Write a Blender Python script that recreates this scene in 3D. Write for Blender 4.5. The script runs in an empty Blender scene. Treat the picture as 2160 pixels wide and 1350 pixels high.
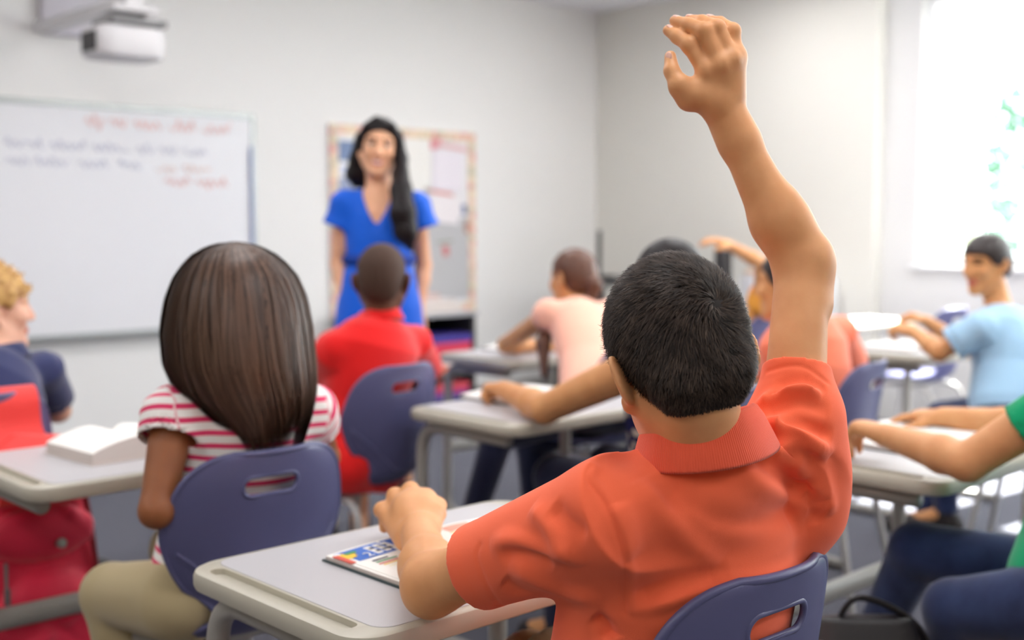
import bpy, bmesh, math, random
import numpy as np
from mathutils import Vector, Matrix
from mathutils.bvhtree import BVHTree

random.seed(4); RNG = np.random.default_rng(4)
SC = bpy.context.scene
COL = SC.collection

# ------------------------------------------------------------------ camera
CAM_H = 1.24
F_PX = 2500.0                                    # focal length in pixels of the 2160 wide frame
PITCH = math.radians(4.6195); AZ = math.radians(46.683)
FWD_H = np.array([math.cos(AZ), math.sin(AZ), 0.0])
RIGHT = np.array([math.sin(AZ), -math.cos(AZ), 0.0])
FWD = FWD_H * math.cos(PITCH) - np.array([0, 0, 1.0]) * math.sin(PITCH)
UP = np.array([0, 0, 1.0]) * math.cos(PITCH) + FWD_H * math.sin(PITCH)
CAM = np.array([0, 0, CAM_H])
cam_data = bpy.data.cameras.new('camera'); cam = bpy.data.objects.new('camera', cam_data); COL.objects.link(cam)
cam_data.sensor_width = 36.0; cam_data.lens = 36.0 * F_PX / 2160.0
cam.matrix_world = Matrix(((RIGHT[0], UP[0], -FWD[0], 0), (RIGHT[1], UP[1], -FWD[1], 0), (RIGHT[2], UP[2], -FWD[2], CAM_H), (0, 0, 0, 1)))
cam_data.clip_start = 0.05
cam_data.dof.use_dof = True; cam_data.dof.focus_distance = 1.47; cam_data.dof.aperture_fstop = 2.7
SC.camera = cam

# ------------------------------------------------------------------ light, sky, exposure
SC.view_settings.view_transform = 'Standard'; SC.view_settings.look = 'None'
SC.view_settings.gamma = 1.0; SC.view_settings.use_curve_mapping = False
SC.view_settings.exposure = 0.30
SC.cycles.use_denoising = True
SC.cycles.max_bounces = 8; SC.cycles.diffuse_bounces = 5; SC.cycles.glossy_bounces = 3
SC.cycles.transmission_bounces = 4; SC.cycles.transparent_max_bounces = 12
SC.cycles.sample_clamp_indirect = 6.0
SC.cycles.caustics_reflective = False; SC.cycles.caustics_refractive = False
world = bpy.data.worlds.new('sky'); SC.world = world; world.use_nodes = True
WB = world.node_tree.nodes['Background']; WB.inputs[0].default_value = (0.93, 0.965, 1.0, 1); WB.inputs[1].default_value = 7.0
X_R, Y_F, X_L, Y_B, Z_C = 6.75, 6.22, -2.6, -3.2, 2.84      # the room
WINDOWS = [(2.15, 3.62), (0.45, 1.95), (-1.25, 0.25), (-2.95, -1.45)]  # y ranges of the windows in the right wall
WIN_Z = (0.99, 2.62)
for (y0, y1) in WINDOWS:                          # daylight enters here
    l = bpy.data.lights.new('window_portal', 'AREA'); l.shape = 'RECTANGLE'; l.size = WIN_Z[1] - WIN_Z[0]; l.size_y = y1 - y0
    l.cycles.is_portal = True
    o = bpy.data.objects.new('window_portal', l); COL.objects.link(o)
    o.location = (X_R + 0.35, (y0 + y1) / 2, sum(WIN_Z) / 2); o.rotation_euler = (0, math.pi / 2, 0)
sun = bpy.data.lights.new('sun', 'SUN'); sun.energy = 70.0; sun.angle = math.radians(0.6); sun.color = (1.0, 0.97, 0.92)
so = bpy.data.objects.new('sun', sun); COL.objects.link(so)      # sunlight slants in through the side windows
so.rotation_euler = Vector((-0.66, 0.06, -0.75)).to_track_quat('-Z', 'Y').to_euler()
CEIL_FILL = [(x, y) for x in (-1.2, 1.4, 3.6, 5.6) for y in (-1.2, 0.8, 2.6, 4.3)]
CEIL_POWER = 7.0

# ------------------------------------------------------------------ pixel -> point on a known distance
def at(px, py, d):
    return CAM + (FWD + RIGHT * (px - 1080.0) / F_PX - UP * (py - 675.0) / F_PX) * d
def V(*a): return np.array(a, float)
def nrm(v):
    v = np.asarray(v, float); return v / (np.linalg.norm(v) + 1e-12)

# ------------------------------------------------------------------ materials
def srgb(r, g, b):
    f = lambda c: ((c / 255 + 0.055) / 1.055) ** 2.4 if c / 255 > 0.04045 else c / 255 / 12.92
    return (f(r), f(g), f(b), 1.0)
def mat(name, col, rough=0.5, spec=0.5, metal=0.0, bump=None, sss=0.0, sheen=0.0, vary=None, coat=0.0):
    m = bpy.data.materials.new(name); m.use_nodes = True
    nt = m.node_tree; b = nt.nodes['Principled BSDF']
    b.inputs['Base Color'].default_value = srgb(*col); b.inputs['Roughness'].default_value = rough
    b.inputs['Specular IOR Level'].default_value = spec; b.inputs['Metallic'].default_value = metal
    if sss:
        b.inputs['Subsurface Weight'].default_value = sss
        b.inputs['Subsurface Radius'].default_value = (0.012, 0.005, 0.003); b.inputs['Subsurface Scale'].default_value = 1.0
    if sheen:
        b.inputs['Sheen Weight'].default_value = sheen; b.inputs['Sheen Roughness'].default_value = 0.5
    if coat: b.inputs['Coat Weight'].default_value = coat
    tc = nt.nodes.new('ShaderNodeTexCoord')
    if bump:
        sc, st, dist = bump
        n = nt.nodes.new('ShaderNodeTexNoise'); n.inputs['Scale'].default_value = sc; n.inputs['Detail'].default_value = 3
        nt.links.new(tc.outputs['Object'], n.inputs['Vector'])
        bp = nt.nodes.new('ShaderNodeBump'); bp.inputs['Strength'].default_value = st; bp.inputs['Distance'].default_value = dist
        nt.links.new(n.outputs['Fac'], bp.inputs['Height']); nt.links.new(bp.outputs['Normal'], b.inputs['Normal'])
    if vary:
        sc, col2 = vary
        n = nt.nodes.new('ShaderNodeTexNoise'); n.inputs['Scale'].default_value = sc; n.inputs['Detail'].default_value = 4
        nt.links.new(tc.outputs['Object'], n.inputs['Vector'])
        mx = nt.nodes.new('ShaderNodeMix'); mx.data_type = 'RGBA'
        mx.inputs[6].default_value = srgb(*col); mx.inputs[7].default_value = srgb(*col2)
        r = nt.nodes.new('ShaderNodeMapRange'); r.inputs[1].default_value = 0.35; r.inputs[2].default_value = 0.65
        nt.links.new(n.outputs['Fac'], r.inputs[0]); nt.links.new(r.outputs[0], mx.inputs[0]); nt.links.new(mx.outputs[2], b.inputs['Base Color'])
    return m
def emit(name, col, s):
    m = bpy.data.materials.new(name); m.use_nodes = True; nt = m.node_tree
    b = nt.nodes['Principled BSDF']; b.inputs['Base Color'].default_value = (0.8, 0.8, 0.8, 1)
    b.inputs['Emission Color'].default_value = srgb(*col); b.inputs['Emission Strength'].default_value = s
    return m
def glass_mat():
    m = bpy.data.materials.new('window_glass'); m.use_nodes = True; nt = m.node_tree; nt.nodes.clear()
    o = nt.nodes.new('ShaderNodeOutputMaterial'); t = nt.nodes.new('ShaderNodeBsdfTransparent'); g = nt.nodes.new('ShaderNodeBsdfGlossy')
    g.inputs['Roughness'].default_value = 0.02; t.inputs[0].default_value = (0.97, 0.99, 0.98, 1)
    f = nt.nodes.new('ShaderNodeLayerWeight'); f.inputs[0].default_value = 0.12; mx = nt.nodes.new('ShaderNodeMixShader')
    nt.links.new(f.outputs[1], mx.inputs[0]); nt.links.new(t.outputs[0], mx.inputs[1]); nt.links.new(g.outputs[0], mx.inputs[2]); nt.links.new(mx.outputs[0], o.inputs[0])
    return m
M = {}
M['wall'] = mat('painted_wall', (240, 239, 237), 0.7, 0.2, bump=(180, 0.05, 0.002))
M['wall_tan'] = mat('low_bounce_wall_tan', (176, 164, 146), 0.7, 0.2)  # unseen left and back walls, toned down to bounce less fill light
M['wall_beige'] = mat('painted_wall_beige', (230, 228, 221), 0.7, 0.2, bump=(180, 0.05, 0.002))
M['wall_white'] = mat('painted_wall_white', (222, 221, 221), 0.7, 0.2, bump=(180, 0.05, 0.002))
M['ceiling'] = mat('ceiling_tile', (238, 238, 242), 0.9, 0.1, bump=(90, 0.2, 0.003))
M['carpet'] = mat('carpet', (112, 112, 120), 0.95, 0.1, bump=(900, 0.6, 0.004), vary=(350, (92, 93, 104)))
M['base'] = mat('baseboard', (150, 148, 146), 0.6)
M['frame_white'] = mat('white_frame', (242, 243, 245), 0.4)
M['glass'] = glass_mat()
M['board'] = mat('whiteboard_enamel', (234, 234, 238), 0.35, 0.4)
M['alu'] = mat('aluminium', (172, 177, 176), 0.35, 0.5, 0.6)
M['strip'] = mat('blue_strip', (104, 118, 172), 0.4)
M['marker_red'] = mat('marker_red', (242, 196, 190), 0.6)
M['marker_blue'] = mat('marker_blue', (208, 209, 224), 0.6)
M['marker_orange'] = mat('marker_orange', (242, 216, 206), 0.6)
M['plastic_white'] = mat('white_plastic', (214, 212, 214), 0.35)
M['plastic_lilac'] = mat('pale_grey_plastic', (206, 202, 211), 0.45)
M['dark'] = mat('dark_plastic', (52, 50, 52), 0.5)
M['black'] = mat('black_plastic', (22, 22, 24), 0.45)
M['lens'] = mat('lens_glass', (40, 40, 46), 0.1)
M['grey_metal'] = mat('grey_painted_metal', (122, 121, 122), 0.45)
M['shell'] = mat('chair_polypropylene', (88, 89, 128), 0.38, 0.5, bump=(700, 0.08, 0.001))
M['tube'] = mat('desk_tube_paint', (160, 157, 150), 0.35, 0.5)
M['tube_chair'] = mat('chair_tube_paint', (172, 170, 168), 0.3, 0.5)
M['lam'] = mat('desk_laminate', (192, 190, 192), 0.42, 0.45, vary=(900, (184, 182, 185)), bump=(500, 0.05, 0.001))
M['rim'] = mat('desk_edge_plastic', (184, 179, 164), 0.35, 0.5)
M['paper'] = mat('book_paper', (243, 241, 236), 0.7, 0.2)
M['paper_edge'] = mat('book_page_edges', (212, 202, 196), 0.8, 0.1)
M['cover'] = mat('book_cover', (40, 60, 62), 0.4)
M['ink_blue'] = mat('print_blue', (58, 108, 196), 0.6)
M['ink_yellow'] = mat('print_yellow', (246, 200, 60), 0.6)
M['ink_red'] = mat('print_red', (208, 84, 66), 0.6)
M['ink_green'] = mat('print_green', (78, 150, 92), 0.6)
M['ink_dark'] = mat('print_dark', (60, 62, 80), 0.6)
M['ink_grey'] = mat('print_grey', (206, 204, 208), 0.7)
M['ink_pale'] = mat('print_pale_yellow', (240, 234, 190), 0.7)
M['red_bag'] = mat('red_nylon', (234, 38, 74), 0.55, 0.4, sheen=0.3, bump=(60, 0.25, 0.004))
M['red_flap'] = mat('orange_red_nylon', (232, 50, 44), 0.55, 0.4, sheen=0.3, bump=(80, 0.2, 0.003))
M['hem_red'] = mat('dark_red_piping', (140, 12, 30), 0.6)
M['black_bag'] = mat('black_leather', (26, 23, 25), 0.4)
M['khaki'] = mat('khaki_cotton', (176, 160, 124), 0.9, 0.1, sheen=0.2, bump=(400, 0.15, 0.002))
M['navy_jean'] = mat('navy_denim', (30, 34, 60), 0.85, 0.15, sheen=0.25, bump=(500, 0.2, 0.002))
M['denim'] = mat('blue_denim', (44, 58, 96), 0.85, 0.15, sheen=0.25, bump=(500, 0.2, 0.002), vary=(14, (34, 44, 78)))
M['pale_denim'] = mat('pale_denim', (120, 150, 190), 0.85, 0.15, sheen=0.2)
M['shoe'] = mat('dark_shoe', (40, 34, 34), 0.6)
M['shoe_white'] = mat('white_shoe', (222, 220, 220), 0.6)
M['polo'] = mat('orange_polo', (252, 113, 76), 0.85, 0.15, sheen=0.15, bump=(1500, 0.35, 0.0012))
M['red_polo'] = mat('red_polo', (226, 28, 28), 0.85, 0.15, sheen=0.3, bump=(600, 0.1, 0.002))
M['coral'] = mat('coral_cotton', (250, 130, 96), 0.85, 0.15, sheen=0.3)
M['peach'] = mat('peach_cotton', (250, 190, 166), 0.85, 0.15, sheen=0.3)
M['yellow'] = mat('orange_yellow_cotton', (250, 176, 80), 0.85, 0.15)
M['blue_tee'] = mat('light_blue_cotton', (164, 202, 230), 0.85, 0.15, sheen=0.3)
M['green'] = mat('green_cotton', (0, 158, 104), 0.8, 0.2, sheen=0.2)
M['royal'] = mat('royal_blue_crepe', (0, 92, 214), 0.6, 0.3, sheen=0.1)
M['royal_dark'] = mat('royal_blue_belt', (0, 56, 150), 0.6, 0.3)
M['navy'] = mat('navy_cotton', (46, 53, 94), 0.85, 0.15, sheen=0.4)
M['lip'] = mat('lips', (200, 96, 84), 0.45)
M['eye_white'] = mat('eye_white', (230, 226, 222), 0.2)
M['iris'] = mat('brown_iris', (40, 24, 18), 0.2)
M['teeth'] = mat('teeth', (240, 236, 230), 0.3)
M['nail'] = mat('fingernail', (236, 184, 164), 0.3, 0.6)
M['black_hair'] = mat('black_hair', (24, 18, 20), 0.45, 0.25, bump=(120, 0.3, 0.003))
M['brown_hair'] = mat('brown_hair', (92, 56, 38), 0.4, 0.5, bump=(120, 0.3, 0.003))
M['girl_hair'] = mat('dark_brown_hair', (84, 60, 46), 0.42, 0.4)
M['dark_hair'] = mat('dark_hair', (40, 30, 28), 0.4, 0.5, bump=(200, 0.4, 0.003))
M['boy_hair'] = mat('short_black_brown_hair', (58, 44, 36), 0.5, 0.22)
M['blond'] = mat('blond_hair', (212, 170, 104), 0.5, 0.4, bump=(90, 0.5, 0.004), vary=(45, (170, 124, 68)))
M['buzz'] = mat('buzzed_hair', (70, 50, 40), 0.7, 0.3)
def skin(name, c, c2): return mat(name, c, 0.48, 0.35, sss=0.12, vary=(22, c2), bump=(260, 0.08, 0.001))
M['skin_boy'] = skin('skin_tan', (222, 162, 112), (214, 152, 102))
M['skin_dark'] = skin('skin_deep_brown', (104, 66, 46), (98, 60, 42))
M['skin_brown'] = skin('skin_brown', (150, 92, 56), (142, 86, 52))
M['skin_light'] = skin('skin_fair', (236, 186, 160), (228, 174, 148))
M['skin_olive'] = skin('skin_olive', (218, 160, 108), (210, 150, 98))
M['skin_teacher'] = skin('skin_warm_beige', (236, 182, 146), (228, 172, 136))

def hair_mat(name, dark, light, rough, spec):          # tone of each strand
    m = mat(name, dark, rough, spec); nt = m.node_tree; b = nt.nodes['Principled BSDF']
    a = nt.nodes.new('ShaderNodeAttribute'); a.attribute_name = 'tone'; mx = nt.nodes.new('ShaderNodeMix'); mx.data_type = 'RGBA'
    mx.inputs[6].default_value = srgb(*dark); mx.inputs[7].default_value = srgb(*light); nt.links.new(a.outputs['Fac'], mx.inputs[0]); nt.links.new(mx.outputs[2], b.inputs['Base Color']); return m
M['boy_hair'] = hair_mat('short_black_brown_hair', (30, 23, 20), (98, 80, 68), 0.5, 0.22)
M['girl_hair'] = hair_mat('dark_brown_hair', (58, 40, 31), (122, 92, 74), 0.42, 0.4)
def pattern_stripes():                          # white tee with pink stripes, level with the garment
    m = mat('pink_white_stripes', (244, 240, 236), 0.85, 0.15, sheen=0.2); nt = m.node_tree; b = nt.nodes['Principled BSDF']
    at_ = nt.nodes.new('ShaderNodeAttribute'); at_.attribute_name = 'stripe'
    w = nt.nodes.new('ShaderNodeMath'); w.operation = 'FRACT'; nt.links.new(at_.outputs['Fac'], w.inputs[0])
    g = nt.nodes.new('ShaderNodeMath'); g.operation = 'LESS_THAN'; g.inputs[1].default_value = 0.40; nt.links.new(w.outputs[0], g.inputs[0])
    mx = nt.nodes.new('ShaderNodeMix'); mx.data_type = 'RGBA'; mx.inputs[6].default_value = srgb(244, 240, 236); mx.inputs[7].default_value = srgb(222, 62, 108)
    nt.links.new(g.outputs[0], mx.inputs[0]); nt.links.new(mx.outputs[2], b.inputs['Base Color'])
    return m
M['stripes'] = pattern_stripes()
def pattern_dots():
    m = mat('navy_with_cream_spots', (34, 36, 84), 0.8, 0.2); nt = m.node_tree; b = nt.nodes['Principled BSDF']
    tc = nt.nodes.new('ShaderNodeTexCoord'); v = nt.nodes.new('ShaderNodeTexVoronoi'); v.inputs['Scale'].default_value = 30
    nt.links.new(tc.outputs['Object'], v.inputs['Vector'])
    g = nt.nodes.new('ShaderNodeMath'); g.operation = 'LESS_THAN'; g.inputs[1].default_value = 0.36; nt.links.new(v.outputs['Distance'], g.inputs[0])
    mx = nt.nodes.new('ShaderNodeMix'); mx.data_type = 'RGBA'; mx.inputs[6].default_value = srgb(34, 36, 84); mx.inputs[7].default_value = srgb(214, 200, 186)
    nt.links.new(g.outputs[0], mx.inputs[0]); nt.links.new(mx.outputs[2], b.inputs['Base Color'])
    return m
M['dots'] = pattern_dots()

# ------------------------------------------------------------------ objects, names, labels
def link(name, me, m, parent=None, smooth=True):
    o = bpy.data.objects.new(name, me); COL.objects.link(o)
    for k in (m if isinstance(m, (list, tuple)) else [m]): me.materials.append(k)
    if smooth:
        me.polygons.foreach_set('use_smooth', [True] * len(me.polygons))
    if parent: o.parent = parent
    return o
def empty(name, loc, rz=0.0):
    o = bpy.data.objects.new(name, None); COL.objects.link(o); o.location = loc; o.rotation_euler = (0, 0, rz); o.empty_display_size = 0.1
    return o
def tag(o, label, cat, group=None, kind=None):
    o['label'] = label; o['category'] = cat
    if group: o['group'] = group
    if kind: o['kind'] = kind
    return o
def struct(o, label=None):
    o['kind'] = 'structure'
    if label: o['label'] = label
    return o
def copy_tree(o, parent=None):
    c = o.copy(); COL.objects.link(c)
    if parent: c.parent = parent
    for ch in list(o.children): copy_tree(ch, c)
    return c

class MB:                                         # collects simple shapes into one mesh
    def __init__(s): s.v = []; s.f = []; s.mi = []; s.cur = 0
    def add(s, v, f):
        n = len(s.v); s.v += [tuple(p) for p in v]; s.f += [tuple(i + n for i in q) for q in f]; s.mi += [s.cur] * len(f)
    def box(s, c, d, R=None):
        c = np.array(c, float); d = np.array(d, float) / 2
        pts = [np.array((x, y, z)) * d for x in (-1, 1) for y in (-1, 1) for z in (-1, 1)]
        if R is not None: pts = [R @ p for p in pts]
        s.add([p + c for p in pts], [(0, 1, 3, 2), (4, 6, 7, 5), (0, 4, 5, 1), (2, 3, 7, 6), (0, 2, 6, 4), (1, 5, 7, 3)])
    def tube(s, pts, r, n=12, caps=True, closed=False, flat=1.0):
        pts = [np.array(p, float) for p in pts]; N = len(pts); rs = r if isinstance(r, (list, tuple, np.ndarray)) else [r] * N
        T = []
        for i in range(N):
            a = pts[(i - 1) % N] if (closed or i > 0) else pts[i]; b = pts[(i + 1) % N] if (closed or i < N - 1) else pts[i]
            T.append(nrm(b - a))
        ref = np.array((0, 0, 1.0)) if abs(T[0][2]) < 0.9 else np.array((1.0, 0, 0))
        u = nrm(np.cross(T[0], ref)); V_ = []
        for i in range(N):
            u = nrm(u - T[i] * np.dot(u, T[i])); w = np.cross(T[i], u)
            V_ += [pts[i] + rs[i] * (math.cos(2 * math.pi * k / n) * u + flat * math.sin(2 * math.pi * k / n) * w) for k in range(n)]
        F_ = [(i * n + k, i * n + (k + 1) % n, ((i + 1) % N) * n + (k + 1) % n, ((i + 1) % N) * n + k) for i in range(N if closed else N - 1) for k in range(n)]
        if caps and not closed: F_ += [tuple(range(n))[::-1], tuple((N - 1) * n + k for k in range(n))]
        s.add(V_, F_)
    def prism(s, outline, z0, z1, bev=0.0, R=None, o=(0, 0, 0)):       # outline is a list of (x, y)
        n = len(outline); c = np.mean(np.array(outline), 0); L = []
        def ring(z, inset):
            for p in outline:
                q = np.array(p) - c; l = np.linalg.norm(q); q = q * (1 - inset / max(l, 1e-6)) + c; L.append((q[0], q[1], z))
        if bev:
            for z, i in ((z0, bev), (z0 + bev * .3, bev * .3), (z0 + bev, 0), (z1 - bev, 0), (z1 - bev * .3, bev * .3), (z1, bev)): ring(z, i)
        else: ring(z0, 0); ring(z1, 0)
        k = len(L) // n
        F_ = [(i * n + j, i * n + (j + 1) % n, (i + 1) * n + (j + 1) % n, (i + 1) * n + j) for i in range(k - 1) for j in range(n)]
        F_ += [tuple(range(n))[::-1], tuple((k - 1) * n + j for j in range(n))]
        o = np.array(o, float)
        P = [np.array(p) for p in L]
        if R is not None: P = [R @ p for p in P]
        s.add([p + o for p in P], F_)
    def mesh(s, name):
        me = bpy.data.meshes.new(name); me.from_pydata(s.v, [], s.f); me.polygons.foreach_set('material_index', s.mi); me.update(); return me
    def build(s, name, m, parent=None, smooth=False, bevel=0.0, autosmooth=True):
        me = s.mesh(name)
        bm = bmesh.new(); bm.from_mesh(me)
        if bevel: bmesh.ops.bevel(bm, geom=list(bm.edges), offset=bevel, segments=2, affect='EDGES', profile=0.6)
        bmesh.ops.recalc_face_normals(bm, faces=bm.faces); bm.to_mesh(me); bm.free()
        o = link(name, me, m, parent, smooth=smooth)
        if smooth and autosmooth:
            try: me.set_sharp_from_angle(angle=math.radians(40))
            except Exception: pass
        return o
def rrect(x0, y0, x1, y1, r, n=6):
    P = []
    for cx, cy, a0 in ((x1 - r, y1 - r, 0), (x0 + r, y1 - r, 90), (x0 + r, y0 + r, 180), (x1 - r, y0 + r, 270)):
        for k in range(n + 1):
            a = math.radians(a0 + 90 * k / n); P.append((cx + r * math.cos(a), cy + r * math.sin(a)))
    return P
def arc_path(pts, r, n=6):                         # polyline with rounded corners
    pts = [np.array(p, float) for p in pts]; out = [pts[0]]
    for i in range(1, len(pts) - 1):
        a = nrm(pts[i - 1] - pts[i]); b = nrm(pts[i + 1] - pts[i])
        rr = min(r, 0.48 * np.linalg.norm(pts[i - 1] - pts[i]), 0.48 * np.linalg.norm(pts[i + 1] - pts[i]))
        p0 = pts[i] + a * rr; p1 = pts[i] + b * rr
        for k in range(n + 1):
            t = k / n; out.append((1 - t) ** 2 * p0 + 2 * t * (1 - t) * pts[i] + t * t * p1)
    out.append(pts[-1]); return out
def spline(pts, n):
    P = np.array(pts, float); N = len(P); out = []
    for i in range(N - 1):
        p0 = P[max(i - 1, 0)]; p1 = P[i]; p2 = P[i + 1]; p3 = P[min(i + 2, N - 1)]
        for k in range(n):
            t = k / n; out.append(0.5 * (2 * p1 + (p2 - p0) * t + (2 * p0 - 5 * p1 + 4 * p2 - p3) * t * t + (3 * p1 - p0 - 3 * p2 + p3) * t ** 3))
    out.append(P[-1]); return np.array(out)

# ------------------------------------------------------------------ organic surfaces: blended solids -> one continuous mesh
class Solid:
    def __init__(s): s.ops = []; s.bb = []
    def _add(s, kind, fn, lo, hi, k):
        s.ops.append((kind, fn, np.array(lo, float), np.array(hi, float), k))
        if kind == 'add': s.bb.append((np.array(lo, float), np.array(hi, float)))
        return s
    @staticmethod
    def _cone(a, b, ra, rb):
        a = np.asarray(a, float); b = np.asarray(b, float); ab = b - a; L2 = max(ab @ ab, 1e-12)
        def fn(X, Y, Z):
            x = X - a[0]; y = Y - a[1]; z = Z - a[2]
            t = np.clip((x * ab[0] + y * ab[1] + z * ab[2]) / L2, 0, 1)
            return np.sqrt((x - t * ab[0]) ** 2 + (y - t * ab[1]) ** 2 + (z - t * ab[2]) ** 2) - (ra + (rb - ra) * t)
        r = max(ra, rb); return fn, np.minimum(a, b) - r, np.maximum(a, b) + r
    def rc(s, a, b, ra, rb=None, k=0.02, kind='add'):
        rb = ra if rb is None else rb
        fn, lo, hi = s._cone(a, b, ra, rb); return s._add(kind, fn, lo, hi, k)
    def chain(s, pts, rs, k=0.02, kind='add'):
        for i in range(len(pts) - 1): s.rc(pts[i], pts[i + 1], rs[i], rs[i + 1], k, kind)
        return s
    def chain_hard(s, pts, rs, k=0.006, kind='add'):  # the chain is one piece, blended into the rest with k
        C = [s._cone(pts[i], pts[i + 1], rs[i], rs[i + 1]) for i in range(len(pts) - 1)]
        def fn(X, Y, Z):
            d = C[0][0](X, Y, Z)
            for c in C[1:]: d = smin(d, c[0](X, Y, Z), 0.004)
            return d
        return s._add(kind, fn, np.min([c[1] for c in C], 0), np.max([c[2] for c in C], 0), k)
    def fc(s, a, b, ra, rb, k=0.02, kind='add', flat=None, fr=1.0):  # flat-ended cone; flat = axis along which it is squashed by fr
        a = np.asarray(a, float); b = np.asarray(b, float); L = np.linalg.norm(b - a); u = (b - a) / L
        w = None if flat is None else nrm(np.asarray(flat, float) - u * np.dot(flat, u))
        def fn(X, Y, Z):
            x = X - a[0]; y = Y - a[1]; z = Z - a[2]
            t = x * u[0] + y * u[1] + z * u[2]
            px = x - t * u[0]; py = y - t * u[1]; pz = z - t * u[2]
            if w is not None:
                q = px * w[0] + py * w[1] + pz * w[2]; e = q * (1 / fr - 1); px = px + e * w[0]; py = py + e * w[1]; pz = pz + e * w[2]
            rad = np.sqrt(px * px + py * py + pz * pz) - (ra + (rb - ra) * np.clip(t / L, 0, 1))
            return np.maximum(rad, np.maximum(-t, t - L))
        r = max(ra, rb) * max(1, fr); return s._add(kind, fn, np.minimum(a, b) - r, np.maximum(a, b) + r, k)
    def ell(s, c, rad, R=None, k=0.02, kind='add'):
        c = np.asarray(c, float); rad = np.asarray(rad, float); R = np.eye(3) if R is None else R
        def fn(X, Y, Z):
            x = X - c[0]; y = Y - c[1]; z = Z - c[2]
            p = [(x * R[0, i] + y * R[1, i] + z * R[2, i]) for i in range(3)]
            k0 = np.sqrt(sum((p[i] / rad[i]) ** 2 for i in range(3))); k1 = np.sqrt(sum((p[i] / rad[i] ** 2) ** 2 for i in range(3)))
            return k0 * (k0 - 1) / (k1 + 1e-9)
        e = np.sqrt(((R * rad) ** 2).sum(1)); return s._add(kind, fn, c - e, c + e, k)
    def loft(s, a, b, right, st, k=0.02, kind='add', power=2.0):      # st rows: (t, cx, cy, rx, ry) along a->b
        a = np.asarray(a, float); b = np.asarray(b, float); L = np.linalg.norm(b - a); u = (b - a) / L
        r = nrm(np.asarray(right, float) - u * np.dot(right, u)); f = np.cross(u, r); S = np.array(st, float)
        def fn(X, Y, Z):
            x = X - a[0]; y = Y - a[1]; z = Z - a[2]
            t = (x * u[0] + y * u[1] + z * u[2]) / L; tc = np.clip(t, S[0, 0], S[-1, 0])
            I = lambda j: np.interp(tc, S[:, 0], S[:, j])
            p = (x * r[0] + y * r[1] + z * r[2] - I(1)); q = (x * f[0] + y * f[1] + z * f[2] - I(2)); rx = I(3); ry = I(4)
            e = (np.abs(p / rx) ** power + np.abs(q / ry) ** power) ** (1 / power)
            return np.maximum((e - 1) * np.minimum(rx, ry), np.maximum((S[0, 0] - t) * L, (t - S[-1, 0]) * L))
        m = S[:, 3:].max() + np.abs(S[:, 1:3]).max(); p0 = a + u * L * S[0, 0]; p1 = a + u * L * S[-1, 0]
        return s._add(kind, fn, np.minimum(p0, p1) - m, np.maximum(p0, p1) + m, k)
    def cut(s, fn, k=0.0):                            # keep only where fn < 0
        s.ops.append(('cut', fn, None, None, k)); return s
    def mesh(s, h, smooth=1, pad=0.012, hi_z=None):
        lo = np.min([b[0] for b in s.bb], 0) - pad; hi = np.max([b[1] for b in s.bb], 0) + pad
        n = np.ceil((hi - lo) / h).astype(int) + 2
        ax = [lo[i] + h * np.arange(n[i]) for i in range(3)]
        F_ = np.full(n, 0.5, np.float32)
        for kind, fn, l, g, k in s.ops:
            if l is None: sl = tuple(slice(0, n[i]) for i in range(3))
            else:
                m = k + 2.5 * h
                i0 = np.clip(np.floor((l - m - lo) / h).astype(int), 0, n - 1); i1 = np.clip(np.ceil((g + m - lo) / h).astype(int) + 1, 1, n)
                if np.any(i1 <= i0): continue
                sl = tuple(slice(i0[i], i1[i]) for i in range(3))
            X = ax[0][sl[0]][:, None, None]; Y = ax[1][sl[1]][None, :, None]; Z = ax[2][sl[2]][None, None, :]
            d = fn(X, Y, Z).astype(np.float32); f = F_[sl]
            if kind == 'add': F_[sl] = smin(f, d, k)
            elif kind == 'sub': F_[sl] = -smin(-f, d, k)
            else: F_[sl] = np.maximum(f, d) if not k else -smin(-f, -d, k)
        F_[0] = F_[-1] = 0.5; F_[:, 0] = F_[:, -1] = 0.5; F_[:, :, 0] = F_[:, :, -1] = 0.5
        v, q = surface_nets(F_, lo, h)
        for _ in range(smooth): v = relax(v, q, 0.5)
        return v, q
def smin(a, b, k):
    if k <= 0: return np.minimum(a, b)
    hh = np.clip(0.5 + 0.5 * (b - a) / k, 0, 1); return b + (a - b) * hh - k * hh * (1 - hh)
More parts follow.
